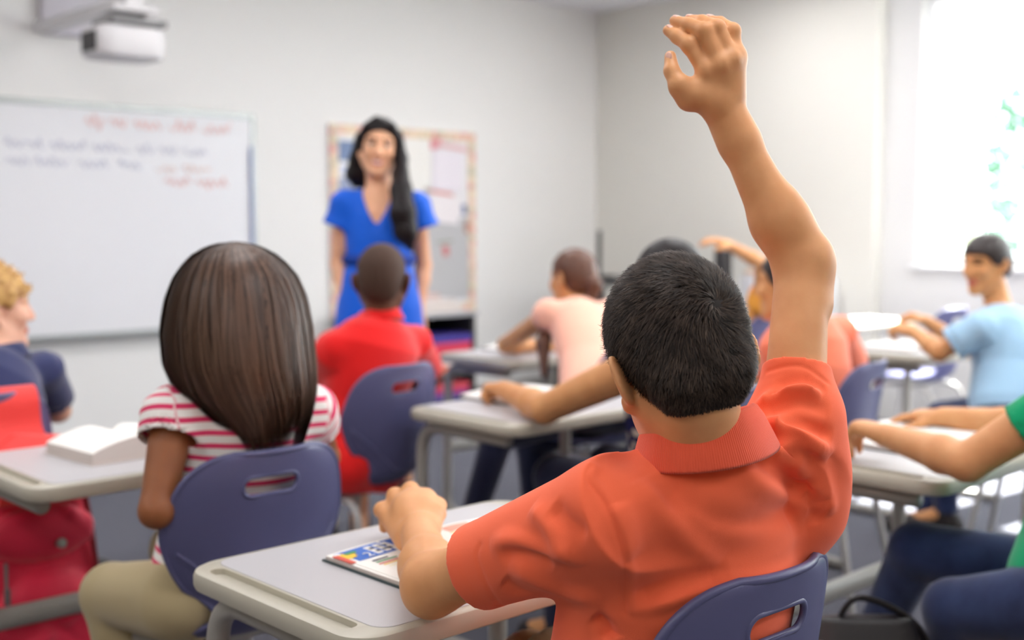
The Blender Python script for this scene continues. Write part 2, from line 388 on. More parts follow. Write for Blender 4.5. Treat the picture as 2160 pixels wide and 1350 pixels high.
def surface_nets(F_, lo, h):
    S = F_ < 0; n = np.array(F_.shape)
    c = np.zeros(n - 1, np.int8)
    cs = [(i, j, k) for i in (0, 1) for j in (0, 1) for k in (0, 1)]
    for i, j, k in cs: c += S[i:n[0] - 1 + i, j:n[1] - 1 + j, k:n[2] - 1 + k]
    act = (c > 0) & (c < 8); I = np.argwhere(act); vid = np.full(n - 1, -1, np.int64); vid[act] = np.arange(len(I))
    val = {cc: F_[I[:, 0] + cc[0], I[:, 1] + cc[1], I[:, 2] + cc[2]] for cc in cs}
    acc = np.zeros((len(I), 3)); cnt = np.zeros(len(I))
    for a in cs:
        for d in range(3):
            if a[d] == 0:
                b = list(a); b[d] = 1; b = tuple(b); va, vb = val[a], val[b]; m = (va < 0) != (vb < 0)
                t = va[m] / (va[m] - vb[m]); p = np.tile(np.array(a, float), (m.sum(), 1)); p[:, d] = t; acc[m] += p; cnt[m] += 1
    verts = lo + h * (I + acc / cnt[:, None])
    Q = []
    for d in range(3):
        e = [1, 2, 0][d]; g = [2, 0, 1][d]
        sa = [slice(None)] * 3; sb = [slice(None)] * 3; sa[d] = slice(0, -1); sb[d] = slice(1, None)
        A = S[tuple(sa)]; B = S[tuple(sb)]; X = np.argwhere(A != B)
        X = X[(X[:, e] > 0) & (X[:, g] > 0) & (X[:, e] < n[e] - 1) & (X[:, g] < n[g] - 1)]
        ins = A[X[:, 0], X[:, 1], X[:, 2]]
        def cell(de, dg):
            Y = X.copy(); Y[:, e] -= de; Y[:, g] -= dg; return vid[Y[:, 0], Y[:, 1], Y[:, 2]]
        q = np.stack([cell(1, 1), cell(0, 1), cell(0, 0), cell(1, 0)], 1); q[~ins] = q[~ins][:, ::-1]; Q.append(q)
    return verts, np.concatenate(Q)
def relax(v, q, w):
    acc = np.zeros_like(v); cnt = np.zeros(len(v))
    for i in range(4):
        j = (i + 1) % 4
        for a, b in ((i, j), (j, i)):
            for d in range(3): acc[:, d] += np.bincount(q[:, a], v[q[:, b], d], len(v))
            cnt += np.bincount(q[:, a], minlength=len(v))
    return v * (1 - w) + w * acc / np.maximum(cnt, 1)[:, None]
def quad_mesh(name, v, q, mi=None):
    me = bpy.data.meshes.new(name); k = q.shape[1]
    me.vertices.add(len(v)); me.vertices.foreach_set('co', np.asarray(v, np.float32).ravel())
    me.loops.add(q.size); me.loops.foreach_set('vertex_index', q.astype(np.int32).ravel())
    me.polygons.add(len(q)); me.polygons.foreach_set('loop_start', np.arange(0, q.size, k, dtype=np.int32))
    if mi is not None: me.polygons.foreach_set('material_index', np.asarray(mi, np.int32))
    me.update(calc_edges=True); me.validate(); return me
def vnormals(v, q):
    a = v[q[:, 2]] - v[q[:, 0]]; b = v[q[:, 3]] - v[q[:, 1]]; fn = np.cross(a, b); N = np.zeros_like(v)
    for i in range(4):
        for d in range(3): N[:, d] += np.bincount(q[:, i], fn[:, d], len(v))
    return N / (np.linalg.norm(N, axis=1)[:, None] + 1e-12)
def hits(v, q, pix):                               # where the lines of sight through these pixels meet a surface
    bvh = BVHTree.FromPolygons(v.tolist(), q.tolist()); out = []
    for (px, py) in pix:
        d = FWD + RIGHT * (px - 1080.0) / F_PX - UP * (py - 675.0) / F_PX
        h = bvh.ray_cast(Vector(CAM), Vector(nrm(d)), 10)
        if h[0] is not None: out.append(np.array(h[0]))
    return out
def fold(v, q, pix, amp, width, ends=True):        # raise (or sink) a cloth fold or a seam along a line on the surface
    P = hits(v, q, [tuple(p) for p in spline(pix, 5)])
    if len(P) < 2: return v
    P = np.array(P); N = vnormals(v, q); L = np.full(len(v), 1e9); T = np.zeros(len(v))
    near = np.where(np.all((v > P.min(0) - 3 * width) & (v < P.max(0) + 3 * width), axis=1))[0]
    if not len(near): return v
    x = v[near]; best = np.full(len(near), 1e9); bt = np.zeros(len(near)); n = len(P) - 1
    for i in range(n):
        ab = P[i + 1] - P[i]; l2 = ab @ ab
        if l2 > 0.06 ** 2: continue
        t = np.clip(((x - P[i]) @ ab) / max(l2, 1e-9), 0, 1); dd = np.linalg.norm(x - P[i] - t[:, None] * ab, axis=1)
        m = dd < best; best[m] = dd[m]; bt[m] = (i + t[m]) / n
    fade = np.clip(np.minimum(bt, 1 - bt) * 5, 0.0, 1) if ends else 1.0
    v = v.copy(); v[near] += N[near] * (amp * np.exp(-(best / width) ** 2) * fade)[:, None]
    return v

# ================================================================== the room
def slab(name, c, d, m, label=None):
    b = MB(); b.box(c, d); return struct(b.build(name, m), label)
xr2 = X_R + 0.10                                   # the window bay is set back a little
slab('floor', ((X_L + xr2) / 2, (Y_B + Y_F) / 2, -0.05), (xr2 - X_L + 0.4, Y_F - Y_B + 0.4, 0.1), M['carpet'], 'blue-grey carpet floor')
slab('ceiling', ((X_L + xr2) / 2, (Y_B + Y_F) / 2, Z_C + 0.06), (xr2 - X_L + 0.4, Y_F - Y_B + 0.4, 0.12), M['ceiling'], 'white ceiling')
slab('wall_front', ((X_L + X_R) / 2 + 0.1, Y_F + 0.075, Z_C / 2), (X_R - X_L + 0.4, 0.15, Z_C), M['wall'], 'white wall behind the whiteboard')
slab('wall_left', (X_L - 0.075, (Y_B + Y_F) / 2, Z_C / 2), (0.15, Y_F - Y_B, Z_C), M['wall_tan'])
slab('wall_back', ((X_L + xr2) / 2, Y_B - 0.075, Z_C / 2), (xr2 - X_L + 0.3, 0.15, Z_C), M['wall_tan'])
YJ = 3.86
slab('wall_right', (X_R + 0.1, (YJ + Y_F) / 2, Z_C / 2), (0.2, Y_F - YJ, Z_C), M['wall_beige'], 'plain off-white side wall between corner and window bay')
wb = MB(); XW = xr2 + 0.08
wb.box((XW, (Y_B + YJ) / 2, WIN_Z[0] / 2), (0.16, YJ - Y_B, WIN_Z[0])); wb.box((XW, (Y_B + YJ) / 2, (WIN_Z[1] + Z_C) / 2), (0.16, YJ - Y_B, Z_C - WIN_Z[1]))
ys = [YJ] + [v for w in WINDOWS for v in (w[1], w[0])] + [Y_B]
for i in range(0, len(ys), 2): wb.box((XW, (ys[i] + ys[i + 1]) / 2, sum(WIN_Z) / 2), (0.16, ys[i] - ys[i + 1], WIN_Z[1] - WIN_Z[0]))
struct(wb.build('wall_right_bay', M['wall_white']), 'white window wall')
for i, (y0, y1) in enumerate(WINDOWS):
    f = MB(); t = 0.055; cx = xr2 + 0.09
    f.box((cx, y0 + t / 2, sum(WIN_Z) / 2), (0.07, t, WIN_Z[1] - WIN_Z[0])); f.box((cx, y1 - t / 2, sum(WIN_Z) / 2), (0.07, t, WIN_Z[1] - WIN_Z[0]))
    f.box((cx, (y0 + y1) / 2, WIN_Z[0] + t / 2), (0.07, y1 - y0 - 2 * t, t)); f.box((cx, (y0 + y1) / 2, WIN_Z[1] - t / 2), (0.07, y1 - y0 - 2 * t, t))
    w = struct(f.build('window_%d' % (i + 1), M['frame_white'], bevel=0.004), 'tall white framed window')
    g = MB(); g.box((cx, (y0 + y1) / 2, sum(WIN_Z) / 2), (0.006, y1 - y0 - 2 * t + 0.01, WIN_Z[1] - WIN_Z[0] - 2 * t + 0.01)); g.build('pane', M['glass'], w)
    s = MB(); s.box((xr2 + 0.01, (y0 + y1) / 2, WIN_Z[0] - 0.012), (0.1, y1 - y0 + 0.06, 0.024)); s.build('window_sill', M['frame_white'], w, bevel=0.004)
slab('baseboard_front', ((X_L + X_R) / 2, Y_F - 0.006, 0.05), (X_R - X_L, 0.012, 0.1), M['base'])
slab('baseboard_right', (X_R - 0.006, (YJ + Y_F) / 2, 0.05), (0.012, Y_F - YJ - 0.03, 0.1), M['base'])
# unseen ceiling lamps, rows added to fill the room with light
m_lamp = emit('lamp_diffuser', (252, 250, 250), CEIL_POWER)
lamp = None
for (x, y) in CEIL_FILL:
    if lamp is None:
        lamp = empty('added_ceiling_light', (x, y, Z_C)); b = MB()
        for sx in (-1, 1): b.box((sx * 0.61, 0, -0.02), (0.03, 0.63, 0.04)); b.box((0, sx * 0.31, -0.02), (1.2, 0.03, 0.04))
        b.build('frame', M['frame_white'], lamp); b = MB(); b.box((0, 0, -0.018), (1.19, 0.59, 0.01)); b.build('diffuser', m_lamp, lamp); L = lamp
    else: L = copy_tree(lamp); L.location = (x, y, Z_C)
    tag(L, 'flat rectangular unseen ceiling light, added to light the classroom from above', 'ceiling light', 'added ceiling lights')
# outdoors: pale bushes beyond the window, and the ground
g = MB(); g.box((14, 1, -0.35), (14, 26, 0.1)); struct(g.build('ground', mat('pale_concrete', (214, 214, 206), 0.9)), 'pale ground outside the window')
def bush(name, x, y, z0, h, r, seed, label, colr):
    rng = np.random.default_rng(seed); e = empty(name, (x, y, z0)); n = int(2600 * r)
    b = MB(); b.tube([(0, 0, 0), (0.03, 0, h * .4), (0, 0.02, h * .8)], [0.06, 0.045, 0.02], 8); b.build('trunk', mat('bark', (120, 100, 84), 0.9), e)
    p = rng.normal(size=(n, 3)); p /= np.linalg.norm(p, axis=1)[:, None]; p *= rng.uniform(.35, 1, (n, 1)) ** .5; p = p * (r, r, h * .42) + (0, 0, h * .6)
    v = []; a = rng.normal(size=(n, 3)); a /= np.linalg.norm(a, axis=1)[:, None]; c = np.cross(a, rng.normal(size=(n, 3))); c /= np.linalg.norm(c, axis=1)[:, None]
    v = np.stack([p - a * .07, p + c * .03, p + a * .07, p - c * .03], 1).reshape(-1, 3); q = np.arange(4 * n).reshape(-1, 4)
    me = quad_mesh('foliage', v, q); link('foliage', me, colr, e, smooth=False); tag(e, label, 'tree')
leafm = mat('pale_leaves', (176, 184, 164), 0.7)
bush('small_tree', 9.6, 4.75, -0.3, 2.6, 0.22, 3, 'slim pale green tree outside, nearer the window jamb', leafm)
bush('leafy_tree', 9.9, 4.20, -0.3, 2.9, 0.46, 5, 'round leafy tree outside the window by the right edge of the photo', mat('blue_green_leaves', (72, 108, 92), 0.7))

# ================================================================== front wall
wbx0, wbx1, wz0, wz1 = 1.32, 3.75, 0.635, 1.885
wbd = empty('whiteboard', ((wbx0 + wbx1) / 2, Y_F, wz0)); W2 = (wbx1 - wbx0) / 2; Hh = wz1 - wz0
b = MB(); b.box((0, -0.012, Hh / 2), (2 * W2 - 0.02, 0.02, Hh - 0.02)); b.build('panel', M['board'], wbd)
b = MB()
for sx in (-1, 1): b.box((sx * (W2 - 0.012), -0.015, Hh / 2), (0.024, 0.03, Hh))
b.box((0, -0.015, Hh - 0.014), (2 * W2 - 0.048, 0.03, 0.028)); b.box((0, -0.015, 0.011), (2 * W2 - 0.048, 0.03, 0.022)); b.build('frame', M['alu'], wbd, bevel=0.003)
b = MB(); b.box((0, -0.055, 0.006), (2 * W2 - 0.1, 0.05, 0.012)); b.box((0, -0.078, 0.014), (2 * W2 - 0.1, 0.006, 0.02)); b.build('pen_tray', M['alu'], wbd)
b = MB(); b.box((W2 - 0.032, -0.034, Hh / 2 - 0.04), (0.016, 0.008, Hh - 0.3)); b.build('edge_strip', M['strip'], wbd)['label'] = 'blue strip along the right edge'
def scribble(x, z, w, hgt, m, seed, name):         # a line of marker handwriting
    rng = random.Random(seed); b = MB(); cx = x
    while cx < x + w:
        wl = rng.uniform(0.09, 0.2); pts = []; n = int(wl / 0.012)
        for k in range(n + 1):
            a = k * 1.9; tall = 1.9 if rng.random() < 0.22 else 1.0; tall = -0.8 if rng.random() < 0.08 else tall
            pts.append((cx + wl * k / n + 0.004 * math.sin(a * 1.7), -0.0235, z + hgt * 0.28 * math.sin(a) * tall))
        b.tube(spline(pts, 3), 0.0042, 5); cx += wl + rng.uniform(0.03, 0.06)
    b.build(name, m, wbd)
Ox = (wbx0 + wbx1) / 2
scribble(2.72 - Ox, Hh - 0.10, 0.80, 0.085, M['marker_red'], 1, 'handwriting')
scribble(2.30 - Ox, Hh - 0.235, 1.0, 0.07, M['marker_blue'], 2, 'handwriting')
scribble(2.30 - Ox, Hh - 0.325, 0.72, 0.07, M['marker_blue'], 3, 'handwriting')
scribble(3.12 - Ox, Hh - 0.335, 0.3, 0.05, M['marker_orange'], 4, 'handwriting')
scribble(3.17 - Ox, Hh - 0.41, 0.2, 0.07, M['marker_red'], 5, 'handwriting')
tag(wbd, 'wide whiteboard with faint red and blue handwriting in a grey frame', 'whiteboard')

# projector on its wall arm
pj = empty('projector', (2.80, Y_F, 2.02)); R0 = None
b = MB(); b.prism(rrect(-0.305, 0.0, 0.14, 0.62, 0.03), 0, 0.06, 0.01, R=np.array(((1, 0, 0), (0, 0, -1), (0, 1, 0))), o=(0, 0, 0.20)); b.build('wall_plate', M['plastic_lilac'], pj, smooth=True)
PX, PY, PZ = -0.24, -1.05, -0.02
QX = -0.235; b = MB(); b.box((QX - 0.06, -0.55, 0.23), (0.09, 1.05, 0.05)); b.box((QX - 0.06, -1.0, 0.19), (0.22, 0.2, 0.03)); b.box((QX + 0.02, -1.05, 0.165), (0.06, 0.06, 0.06)); b.build('mount_arm', M['plastic_white'], pj, bevel=0.006)
b = MB(); b.box((QX - 0.06, -1.02, 0.128), (0.26, 0.22, 0.03)); b.box((QX + 0.05, -1.02, 0.146), (0.05, 0.12, 0.012)); b.build('mount_bracket', M['grey_metal'], pj, bevel=0.003)
b = MB(); b.prism(rrect(QX - 0.255, -1.14, QX + 0.075, -0.88, 0.07), -0.035, 0.108, 0.030); b.build('body', M['plastic_white'], pj, smooth=True)
b = MB(); b.box((QX - 0.253, -1.02, 0.035), (0.014, 0.14, 0.085)); b.build('vent_grille', M['dark'], pj, bevel=0.002)
b = MB(); b.tube([(QX + 0.0, -0.93, 0.106), (QX + 0.0, -0.93, 0.118)], 0.035, 20); b.build('lens', M['lens'], pj, smooth=True)
tag(pj, 'white projector on an arm from the wall above the whiteboard', 'projector')

# bulletin board with papers
bx0, bx1, bz0, bz1 = 4.28, 5.49, 0.637, 1.865
bb = empty('bulletin_board', ((bx0 + bx1) / 2, Y_F, bz0)); BW = (bx1 - bx0) / 2; BH = bz1 - bz0
b = MB(); b.box((0, -0.011, BH / 2), (2 * BW, 0.018, BH)); b.build('panel', mat('bulletin_white_paper', (236, 234, 236), 0.8), bb)
def border_mat():
    m = mat('scalloped_border', (240, 226, 216), 0.8); nt = m.node_tree; bs = nt.nodes['Principled BSDF']; tc = nt.nodes.new('ShaderNodeTexCoord')
    v = nt.nodes.new('ShaderNodeTexVoronoi'); v.inputs['Scale'].default_value = 26; nt.links.new(tc.outputs['Object'], v.inputs['Vector'])
    r = nt.nodes.new('ShaderNodeValToRGB'); r.color_ramp.interpolation = 'CONSTANT'; els = r.color_ramp.elements; els[0].color = srgb(228, 166, 158); els[1].position = 0.3; els[1].color = srgb(238, 216, 188)
    for p, c in ((0.55, (204, 196, 168)), (0.75, (236, 200, 190))): e = els.new(p); e.color = srgb(*c)
    nt.links.new(v.outputs['Color'], r.inputs[0]); nt.links.new(r.outputs[0], bs.inputs['Base Color']); return m
b = MB()
for sx in (-1, 1): b.box((sx * (BW - 0.03), -0.0235, BH / 2), (0.06, 0.007, BH))
b.box((0, -0.0235, BH - 0.03), (2 * BW - 0.12, 0.007, 0.06)); b.box((0, -0.0235, 0.03), (2 * BW - 0.12, 0.007, 0.06)); b.build('border', border_mat(), bb)
b = MB(); b.box((BW - 0.37, -0.022, 0.37), (0.62, 0.004, 0.56)); b.build('grey_sheet', mat('grey_felt', (194, 194, 196), 0.9), bb)['label'] = 'plain grey lower sheet'
tag(bb, 'bulletin board with a patterned pink and tan border behind the teacher', 'bulletin board')
def pinned(x, z, w, h, m, label, rot=0.0, marks=()):
    e = empty('pinned_sheet', (x, Y_F - 0.021, z)); c, s_ = math.cos(rot), math.sin(rot); R = np.array(((c, 0, -s_), (0, 1, 0), (s_, 0, c)))
    b = MB(); b.box((0, -0.004, 0), (w, 0.003, h), R); b.build('sheet', m, e)
    for (mx, mz, mw, mh, mm) in marks:
        b = MB(); b.box(R @ np.array((mx, -0.0062, mz)), (mw, 0.0012, mh), R); b.build('print', mm, e)
    tag(e, label, 'paper', 'papers on the bulletin board')
pinned(4.42, 1.60, 0.20, 0.46, M['paper'], 'sheet with blue-grey pictures at the upper left of the bulletin board', 0.0, ((0, 0.1, 0.15, 0.13, mat('photo_slate', (112, 132, 170), 0.5)), (0.0, -0.02, 0.12, 0.05, mat('photo_pale', (196, 206, 236), 0.5)), (0, -0.13, 0.15, 0.13, mat('photo_mist', (150, 160, 190), 0.5))))
pinned(4.97, 1.63, 0.24, 0.36, M['paper'], 'plain white sheet pinned just right of the teacher')
pinned(5.24, 1.60, 0.26, 0.26, mat('lilac_paper', (238, 232, 240), 0.8), 'pale lilac sheet under pink tape at the upper right of the board', -0.05)
pinned(5.20, 1.34, 0.28, 0.18, mat('blush_paper', (242, 236, 238), 0.8), 'blush sheet below the upper pink strip', -0.08)
pinned(5.30, 1.76, 0.26, 0.03, mat('pink_strip', (232, 190, 192), 0.8), 'upper pink paper strip, sloping', -0.10)
pinned(5.13, 1.79, 0.09, 0.09, mat('rose_bow', (226, 156, 164), 0.8), 'rose pink paper square near the board top', 0.3)
pinned(5.16, 1.455, 0.26, 0.022, mat('coral_strip', (226, 158, 150), 0.8), 'lower coral paper strip across the middle of the board', -0.12)
pinned(5.39, 1.34, 0.04, 0.07, mat('slate_tag', (104, 116, 156), 0.8), 'small slate blue tag near the right border', 0.1)
pinned(5.41, 1.22, 0.035, 0.08, mat('brown_tag', (168, 124, 108), 0.8), 'small brown tag below the slate blue one', -0.1)
pinned(5.22, 1.06, 0.05, 0.07, mat('red_tag', (206, 120, 118), 0.8), 'small red and green tag over the grey sheet', 0.1, ((0, 0.06, 0.14, 0.012, mat('twig_green', (140, 150, 128), 0.8)),))

# bookcase with its contents
bc = empty('bookcase', (4.68, 5.94, 0)); cw, cd, ch = 0.80, 0.42, 0.655
b = MB()
for sx in (-1, 1): b.box((sx * (cw / 2 - 0.015), 0, ch / 2), (0.03, cd, ch))
b.box((0, cd / 2 - 0.008, ch / 2), (cw - 0.06, 0.016, ch)); b.box((0, 0, 0.04), (cw - 0.06, cd, 0.03)); b.build('carcass', M['dark'], bc, bevel=0.003)
b = MB(); b.box((0, -0.005, ch + 0.0125), (cw + 0.02, cd + 0.02, 0.025)); b.build('top', mat('grey_laminate', (176, 176, 180), 0.4), bc, bevel=0.004)
b = MB(); b.box((0, 0, 0.29), (cw - 0.06, cd - 0.02, 0.022)); b.build('shelf', M['grey_metal'], bc)
tag(bc, 'low dark bookcase with coloured books under the bulletin board', 'bookcase')
def flat_book(x, y, z, w, d, t, col, label, group, rz=0.0):
    e = empty('book', (x, y, z), rz); m = mat('cover_%d_%d_%d' % col, col, 0.45)
    b = MB(); b.box((0, 0, 0.0015), (w, d, 0.003)); b.box((0, 0, t - 0.0015), (w, d, 0.003)); b.box((-w / 2 + 0.0015, 0, t / 2), (0.003, d, t)); b.build('cover', m, e)
    b = MB(); b.box((0.001, 0, t / 2), (w - 0.008, d - 0.008, t - 0.006)); b.build('pages', M['paper_edge'], e); tag(e, label, 'book', group)
zz = 0.301
for i, (t, c, lab) in enumerate(((0.038, (240, 112, 72), 'orange book at the bottom of the upper shelf stack'), (0.034, (244, 226, 218), 'cream book on the orange one in the upper shelf stack'), (0.036, (232, 226, 230), 'pale grey book, third from the bottom of the upper shelf stack'),
        (0.040, (222, 36, 66), 'crimson book above the pale ones on the upper shelf'), (0.038, (228, 70, 104), 'rose red book below the navy one on the upper shelf'), (0.050, (70, 58, 150), 'navy book topmost on the upper shelf stack'))):
    flat_book(4.86 + 0.006 * (i % 2), 5.862, zz, 0.26, 0.36, t, c, lab, 'books on the upper shelf', math.pi / 2); zz += t + 0.0005
zz = 0.055
for i, (t, c, lab) in enumerate(((0.06, (60, 54, 66), 'dark book at the bottom of the lower shelf'), (0.045, (92, 84, 150), 'violet book on the lower shelf stack'), (0.03, (190, 66, 130), 'magenta book on the lower shelf stack'), (0.035, (222, 84, 96), 'red book topmost on the lower shelf stack'))):
    flat_book(4.84 + 0.006 * (i % 2), 5.862, zz, 0.26, 0.36, t, c, lab, 'books on the lower shelf', math.pi / 2); zz += t + 0.0005
zz = ch + 0.0255
flat_book(4.86, 5.93, zz, 0.34, 0.26, 0.05, (232, 226, 220), 'cream book lying on the bookcase top', 'books on the bookcase top')
flat_book(4.84, 5.93, zz + 0.0505, 0.3, 0.22, 0.03, (236, 232, 234), 'white book on the cream one, bookcase top', 'books on the bookcase top', 0.05)
flat_book(4.79, 5.93, zz + 0.081, 0.2, 0.16, 0.03, (220, 160, 150), 'salmon book topmost on the bookcase', 'books on the bookcase top', -0.1)

# dark equipment in the corner
tvx, tvy = 6.2, 5.55
t = empty('equipment_cart', (tvx, tvy, 0))
for sx in (-1, 1):
    for sy in (-1, 1): b = MB(); b.box((sx * 0.34, sy * 0.2, 0.4125), (0.035, 0.035, 0.825)); b.build('post', M['black'], t)
b = MB(); b.box((0, 0, 0.845), (0.76, 0.46, 0.04)); b.build('top_shelf', M['dark'], t, bevel=0.004)
b = MB(); b.box((0, 0, 0.35), (0.72, 0.42, 0.03)); b.build('lower_shelf', M['dark'], t)
tag(t, 'dark equipment cart in the corner behind the girl in peach', 'cart')
px_ = at(1211, 500, 8.0)
e = empty('camera_stand', (6.06, 5.55, 0.866)); b = MB(); b.box((0, 0, 0.012), (0.18, 0.14, 0.024)); b.build('base', M['black'], e, bevel=0.004)
b = MB(); b.tube([(0, 0, 0.02), (0, 0, 0.33)], 0.016, 10); b.build('pole', M['dark'], e, smooth=True)
tag(e, 'thin dark upright stand rising above the ponytailed girl', 'stand')
e = empty('loudspeaker', (6.44, 4.78, 0)); b = MB(); b.tube([(0, 0, 0.03), (0, 0, 0.72)], 0.018, 10); b.build('pole', M['black'], e, smooth=True)
b = MB(); b.prism(rrect(-0.16, -0.16, 0.16, 0.16, 0.05), 0, 0.03, 0.006); b.build('foot', M['black'], e)
b = MB(); b.prism(rrect(-0.045, -0.05, 0.045, 0.05, 0.02), 0.72, 1.07, 0.01); b.build('cabinet', M['dark'], e, smooth=True)
tag(e, 'dark upright speaker on a stand below the far raised hand', 'speaker')
e = empty('supply_shelf', (6.56, 4.35, 0)); b = MB()
for sy in (-1, 1): b.box((0, sy * 0.26, 0.45), (0.3, 0.025, 0.9))
for z in (0.06, 0.45, 0.75): b.box((0, 0, z), (0.3, 0.5, 0.02))
b.build('shelves', mat('white_shelf', (232, 232, 234), 0.5), e); tag(e, 'white supply shelf against the side wall behind the orange shirted boy', 'shelf')
e = empty('storage_box', (6.52, 4.45, 0.7605)); b = MB(); b.box((0, 0, 0.08), (0.22, 0.24, 0.16)); b.build('body', mat('white_box', (238, 238, 242), 0.5), e, bevel=0.006); b = MB(); b.box((0, 0, 0.172), (0.23, 0.25, 0.02)); b.build('lid', mat('orange_lid', (238, 190, 150), 0.5), e)
tag(e, 'white storage box with an orange lid on the supply shelf', 'box')

# ================================================================== desks
def boolean_cut(o, cutter_mb):
    me = cutter_mb.mesh('cutter'); c = bpy.data.objects.new('cutter', me); COL.objects.link(c)
    bm = bmesh.new(); bm.from_mesh(me); bmesh.ops.recalc_face_normals(bm, faces=bm.faces); bm.to_mesh(me); bm.free()
    md = o.modifiers.new('cut', 'BOOLEAN'); md.operation = 'DIFFERENCE'; md.object = c; md.solver = 'EXACT'
    c.matrix_world = o.matrix_world
    dg = bpy.context.evaluated_depsgraph_get(); dg.update()
    new = bpy.data.meshes.new_from_object(o.evaluated_get(dg)); o.modifiers.clear(); o.data = new
    bpy.data.objects.remove(c)
    return o
DW, DD, DZ = 0.70, 0.475, 0.70
def stadium(cx, cy, hx, hy, n=8):
    r = min(hx, hy); return rrect(cx - hx, cy - hy, cx + hx, cy + hy, r * 0.98, n)
def make_desk():
    e = empty('student_desk', (0, 0, 0))
    b = MB(); b.prism(rrect(-DW / 2, -DD / 2, DW / 2, DD / 2, 0.055, 8), DZ - 0.034, DZ, 0.011); o = b.build('desk_rim', M['rim'])
    for sx in (-1, 1):
        c = MB(); c.prism(stadium(sx * (DW / 2 - 0.031), 0, 0.0135, 0.185), DZ - 0.009, DZ + 0.02); boolean_cut(o, c)
    o.parent = e; o.data.polygons.foreach_set('use_smooth', [True] * len(o.data.polygons)); o.data.set_sharp_from_angle(angle=math.radians(38))
    b = MB(); b.prism(rrect(-DW / 2 + 0.05, -DD / 2 + 0.016, DW / 2 - 0.05, DD / 2 - 0.016, 0.03, 6), DZ - 0.004, DZ + 0.0012, 0.0008); b.build('desktop', M['lam'], e)
    for sx in (-1, 1):
        x = sx * (DW / 2 - 0.045); yb = DD / 2 - 0.035
        p = arc_path([(x, -0.17, DZ - 0.052), (x, yb, DZ - 0.052), (x, yb + 0.012, 0.02), (x, -0.25, 0.02)], 0.085, 8)
        b = MB(); b.tube(p, 0.0185, 14); b.build('leg', M['tube'], e, smooth=True, autosmooth=False)
    b = MB(); n = 14
    b.tube([(-DW / 2 + 0.05, DD / 2 - 0.03, 0.30), (DW / 2 - 0.05, DD / 2 - 0.03, 0.30)], 0.018, n, flat=1.5); b.build('crossbar', M['tube'], e, smooth=True)
    b = MB(); b.box((0, 0.02, DZ - 0.044), (DW - 0.16, 0.3, 0.02)); b.build('support_plate', M['dark'], e)
    return e
DESKS = [(0.88, 1.225, 'nearest grey student desk with the open workbook, under the orange shirted boy\'s arm'),
         (0.92, 2.40, 'grey student desk at the left edge holding a thick open book'),
         (2.15, 2.275, 'grey student desk under the forearm of the girl in spotted navy'),
         (1.95, 3.36, 'grey student desk in front of the boy in red'),
         (3.16, 3.35, 'grey student desk the girl in peach leans on'),
         (3.08, 2.22, 'grey student desk in front of the boy in coral, mostly hidden'),
         (2.32, 1.16, 'grey student desk under the arms of the person in green'),
         (4.50, 2.31, 'grey student desk of the boy in light blue'),
         (3.53, 1.06, 'grey student desk corner at the right edge of the photo'),
         (5.62, 3.30, 'unoccupied grey student desk shining by the window wall')]
desk0 = None
for (x, y, lab) in DESKS:
    d = make_desk() if desk0 is None else copy_tree(desk0)
    desk0 = desk0 or d
    d.location = (x + DW / 2, y + DD / 2, 0); tag(d, lab, 'desk', 'student desks')

